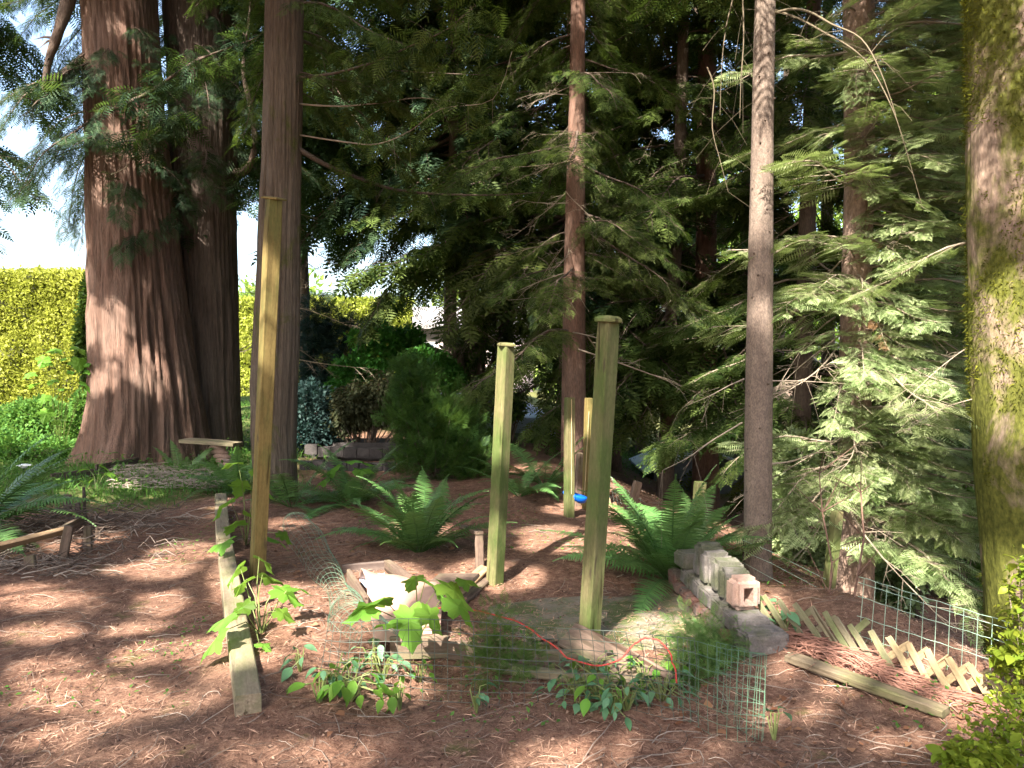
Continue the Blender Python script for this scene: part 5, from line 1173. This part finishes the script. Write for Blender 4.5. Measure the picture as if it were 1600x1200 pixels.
for i, (x, y, s_, n_) in enumerate([(545, 1095, .085, 22), (520, 1078, .06, 14), (600, 1060, .06, 14), (625, 1110, .06, 9), (745, 1115, .05, 7), (900, 1085, .07, 26), (940, 1095, .07, 26), (980, 1110, .07, 22), (1035, 1095, .07, 22), (1060, 1060, .06, 20), (470, 1050, .07, 6), (930, 1065, .06, 18), (1010, 1075, .06, 16), (585, 1040, .06, 10), (1210, 1158, .05, 5), (655, 1065, .05, 8), (1225, 985, .08, 12), (1180, 1000, .08, 12), (500, 1100, .07, 10), (960, 1120, .06, 12)]):
    g = gnd(x, y); r = random.Random(i); sp_ = []
    for k in range(n_): a = r.uniform(0, 2*PI); q = r.uniform(.02, .17)*(n_/20)**.5; sp_.append((g+Vector((math.cos(a)*q, math.sin(a)*q, r.uniform(.03, .14))), s_*r.uniform(.6, 1.3), None))
    plant('ground_cover_plant', ['leafy cluster lowest left in front of the wire mesh', 'small cluster behind the left end of the mesh', 'green seedlings rising through the mesh below the cardboard', 'pale leaf pair group right of the lowest left cluster', 'tiny pale plant in the middle foreground', 'broad green cluster left of the red cord end', 'green cluster directly below the capped post', 'front of the ground cover patch in the middle foreground', 'green cluster below the hanging end of the red cord', 'green cluster just right of the red cord end', 'lone seedling right of the timber end', 'cluster in front of the pole at the mesh base', 'cluster between pole and cord end', 'seedlings just under the cardboard flap', 'single bright sprout right of the folded mesh', 'small sprout group left of the mossy conifer seedling', 'green leaves at the right end of the blocks', 'leaves spilling over the nearest block', 'seedling low behind the lowest left cluster', 'lowest sprouts in the middle foreground'][i],
          g, sp_, OV if i % 3 else OB, seed=i, cat='ground cover')
# spiky conifer seedling in the mesh and yellow green tuft
g = gnd(775, 1080); t = thing('conifer_seedling', 'feathery conifer seedling growing through the middle of the mesh', 'seedling', g)
leafcloud('foliage', t, [(g.x, g.y, .22, .09, .08, .20), (g.x+.12, g.y-.05, .12, .14, .1, .10), (g.x-.05, g.y, .10, .12, .1, .1)], 420, .06, M['under'], 3, .95, TB, -.5)
g = gnd(1085, 1045); t = thing('lacy_bush', 'lacy soft green bush right of the red cord end', 'shrub', g)
leafcloud('foliage', t, [(g.x, g.y, .17, .20, .16, .17), (g.x+.16, g.y+.1, .12, .16, .14, .12), (g.x-.05, g.y-.1, .05, .14, .1, .1)], 520, .065, M['rightfern'], 4, .95, TB, .2)
# leafy shrub at the right edge
def SB(px, py, d, rx, ry): c = at(px, py, d); return (c.x, c.y, c.z, rx/F*d, rx/F*d, ry/F*d)
for i, (lab, blobs, n_) in enumerate([('yellow green shrub at the lower right corner', [SB(1590, 1130, 2.9, 60, 70), (SB(1545, 1175, 2.8, 60, 40)), SB(1500, 1190, 2.8, 30, 24)], 300), ('taller yellow green shrub at the right edge against the mossy trunk', [SB(1606, 940, 3.4, 36, 90), SB(1590, 1030, 3.3, 40, 60)], 260)]):
    base = Vector((blobs[0][0], blobs[0][1], h1(blobs[0][0], blobs[0][1]))); r = random.Random(70+i); sp_ = []
    for k in range(n_):
        b = r.choice(blobs); d = Vector((r.gauss(0, 1), r.gauss(0, 1), r.gauss(0, 1))).normalized()*r.uniform(.4, 1); q = Vector((b[0]+d.x*b[3], b[1]+d.y*b[4], b[2]+d.z*b[5]))
        if q.z < h1(q.x, q.y)+.01: continue
        sp_.append((q, r.uniform(.028, .052), r.uniform(0, 2*PI)))
    t = thing('leafy_shrub', lab, 'shrub', base); mb = MB()
    for k in range(26):
        q = sp_[r.randrange(len(sp_))][0]; mb.tube([(0, 0, -.05), (q-base)*.5+Vector((0, 0, .03)), q-base], [.008, .005, .0015], 4)
    link('stem', mb.mesh('stem', [M['paletwig']]), t)
    for (q, s, yaw) in sp_[:290]:
        o = link('leaf', r.choice(OR_), t); o.location = q-base; o.rotation_euler = (r.uniform(-.9, .9), r.uniform(-.8, .8), yaw); o.scale = (s*1.3, s*1.3, s*1.3)
    leafcloud('foliage', t, blobs, 900, .026, M['rightshrub'], 71+i, .9, TL, 0, floor=.01)['kind'] = 'stuff'
# bare saplings in front of the pinkish trunk
for i, (lab, rows) in enumerate([('thin bare sapling left of the flaky pinkish trunk', [(1302, 1035, 4.6), (1300, 980, 4.6), (1296, 930, 4.7), (1300, 880, 4.8), (1285, 800, 4.9), (1280, 740, 5.0)]), ('thin reddish sapling in front of the flaky pinkish trunk', [(1314, 1030, 4.6), (1330, 960, 4.6), (1340, 900, 4.6), (1350, 840, 4.7), (1345, 770, 4.8)])]):
    g = gnd(rows[0][0], rows[0][1]); t = thing('bare_sapling', lab, 'sapling', g); P = [g]+pl(rows[1:]); mb = MB(); mb.tube([q-g for q in P], [.010-.0013*k for k in range(len(P))], 6)
    r = random.Random(i)
    for k in range(12):
        q = P[r.randrange(1, len(P))]-g; d = Vector((r.uniform(-1, 1), r.uniform(-.5, .5), r.uniform(.1, 1))).normalized()*r.uniform(.1, .4); mb.tube([q, q+d*.5, q+d], [.004, .003, .001], 4)
    link('stem', mb.mesh('stem', [M['redbark']]), t)
for i, pts in enumerate([[(1160, -20, 5.0), (1162, 60, 5.0), (1158, 120, 5.0), (1156, 185, 5.0)], [(1150, -20, 5.4), (1135, 40, 5.4), (1128, 100, 5.4), (1125, 180, 5.4)], [(1105, 105, 5.6), (1116, 140, 5.6), (1113, 200, 5.6), (1125, 250, 5.6), (1138, 300, 5.6)]]):
    limb(T5, pl(pts), .0055, 'vine', 'dead_branch', 0, 90+i)

# ---------------------------------------------------------------- grass and undergrowth at left
def scatter(name, label, n, region, size, mat, seed, tmpl, zoff=0, upright=0.0, wfun=None, hmax=.0):
    r = np.random.default_rng(seed); P = []
    x = r.uniform(region[0], region[1], n*3); y = region[2]*(region[3]/region[2])**r.random(n*3); w_ = wfun(x, y) if wfun else np.ones_like(x)
    k = r.random(n*3) < w_; x, y = x[k][:n], y[k][:n]; n = len(x); z = hgt(x, y)+zoff+hmax*r.random(n)**2+.012*padm(x, y)
    xd = r.normal(0, 1, (n, 3)); xd[:, 2] = np.abs(xd[:, 2])*upright+r.normal(0, .10, n) if upright else r.normal(0, .12, n)
    tn = np.clip(.45+.3*vn(x*1.3, y*1.3, 0, seed)+r.normal(0, .25, n), 0, 1); s = size[0]+(size[1]-size[0])*r.random(n)**1.5
    V2, F2, T2_ = bake(tmpl, np.stack([x, y, z], 1), xd, r.normal(0, .3, (n, 3))+[0, 0, 1], s, tn)
    return props(link(name, mesh(name, V2, F2, M[mat], False, None, T2_)), label, None, None, 'stuff')
BL = (np.array([(0, -.04, 0), (.55, -.03, -.03), (1, 0, -.15), (.55, .03, -.03), (0, .04, 0)]), np.array([(0, 1, 2, 3, 4)]))
scatter('grass', 'tufts of green grass and weeds left of and behind the path', 42000, (-12, 4, 8, 22), (.06, .20), 'under', 1, BL, 0, 2.2, lambda x, y: grassf(x, y)**1.2)
scatter('weed_leaves', 'low broad weed leaves among the grass', 16000, (-12, 3, 7.6, 22), (.03, .09), 'under', 2, TL, .02, .6, lambda x, y: grassf(x, y), .22)
scatter('creeping_weeds', 'sparse creeping weeds on the forest floor around the posts', 5000, (-3.5, 4.0, 3.0, 11), (.012, .035), 'under', 3, TL, .01, .5, lambda x, y: np.clip(vn(x*1.1, y*1.1, 0, 31)*2.2-.7, 0, 1)*(np.abs(x+.30*y-.1) > .55), .03)
# litter
ND = (np.array([(0, -.018, 0), (.5, -.022, .05), (1, 0, 0), (.5, .022, .05)]), np.array([(0, 1, 2, 3)]))
near = lambda x, y: np.clip(1.1-np.abs(x)/(.75*y+.7), 0, 1)*(1-.9*grassf(x, y))
scatter('needle_litter', 'thick litter of dry cedar needles and twiglets covering the floor', 110000, (-7, 6, 1.8, 12), (.022, .085), 'needles', 4, ND, .004, 0, lambda x, y: (np.abs(x) < .72*y+.5)*(1-.9*grassf(x, y)))
CH = (np.array([(0, -.3, 0), (.5, -.4, .12), (1, 0, 0), (.5, .4, .12)]), np.array([(0, 1, 2, 3)]))
scatter('bark_chips', 'small bark chips and leaf scraps on the floor', 24000, (-7, 6, 1.8, 12), (.006, .022), 'chips', 5, CH, .006, 0, lambda x, y: (np.abs(x) < .72*y+.5)*(1-.9*grassf(x, y)))
scatter('fallen_leaves', 'curled reddish fallen leaves lying about the beds', 1300, (-2.5, 4, 2.6, 9), (.02, .055), 'deadleaf', 6, CH, .012, .1, lambda x, y: np.clip(.25+vn(x*.9, y*.9, 0, 41), 0, 1)*(x > -.38*y+.4))
mb = MB(); r = random.Random(77)
for i in range(2600):
    y = 1.9*(11/1.9)**r.random(); x = r.uniform(-.72, .72)*y
    if float(grassf(x, y)) > .4: continue
    a = r.gauss(.3, .9); l = r.uniform(.04, .24)*(1 if r.random() < .92 else 2); k = r.uniform(-.5, .5); P = []
    for s in range(5):
        t_ = s/4; xx = x+l*t_*math.cos(a+k*t_*2); yy = y+l*t_*math.sin(a+k*t_*2); P.append((xx, yy, h1(xx, yy)+.008+.015*math.sin(PI*t_)*r.random()))
    r_ = r.uniform(.0009, .0024); mb.tube(P, [r_, r_, r_*.9, r_*.8, r_*.4], 3, 0, min(1, max(0, r.gauss(.3, .3))))
props(link('fallen_twigs', mb.mesh('fallen_twigs', [M['twig']])), 'dry twigs strewn over the forest floor', None, None, 'stuff')
mb = MB()
for i in range(420):
    g_ = gnd(r.uniform(165, 330), r.uniform(736, 768)); a = r.gauss(.1, .8); l = r.uniform(.1, .55); d = Vector((math.cos(a), math.sin(a), r.uniform(-.05, .12)))*l; g_.z += r.uniform(.01, .10)
    r_ = r.uniform(.003, .006); mb.tube([g_, g_+d*.5+Vector((0, 0, .02)), g_+d], [r_, r_, r_*.5], 3, 0, r.uniform(.5, 1))
props(link('stick_heap', mb.mesh('stick_heap', [M['twig']])), 'grey heap of dry sticks across the path before the great cedar', None, None, 'stuff')
mb = MB()
for i in range(900):        # reddish brush heaped along the lattice
    u_ = r.random(); q = LA.lerp(LB, u_)+nrm*r.uniform(.02, .17); z = h1(q.x, q.y)+r.uniform(0, .045)*math.sin(PI*min(1, u_*1.2+.1)); a = r.gauss(-.6, .7); l = r.uniform(.05, .25); q.z = z
    d = Vector((math.cos(a), math.sin(a), r.uniform(-.1, .15)))*l; r_ = r.uniform(.0015, .004); mb.tube([q, q+d*.5+Vector((0, 0, .01)), q+d], [r_, r_, r_*.5], 3, 0, r.uniform(.2, .7))
M['redtwig'] = leafmat('red_needle_brush', (.16, .07, .05), (.40, .22, .17), .05, .8, (.2, .1, .05), False)
props(link('cedar_brush', mb.mesh('cedar_brush', [M['redtwig']])), 'reddish dry cedar brush heaped against the lattice', None, None, 'stuff')
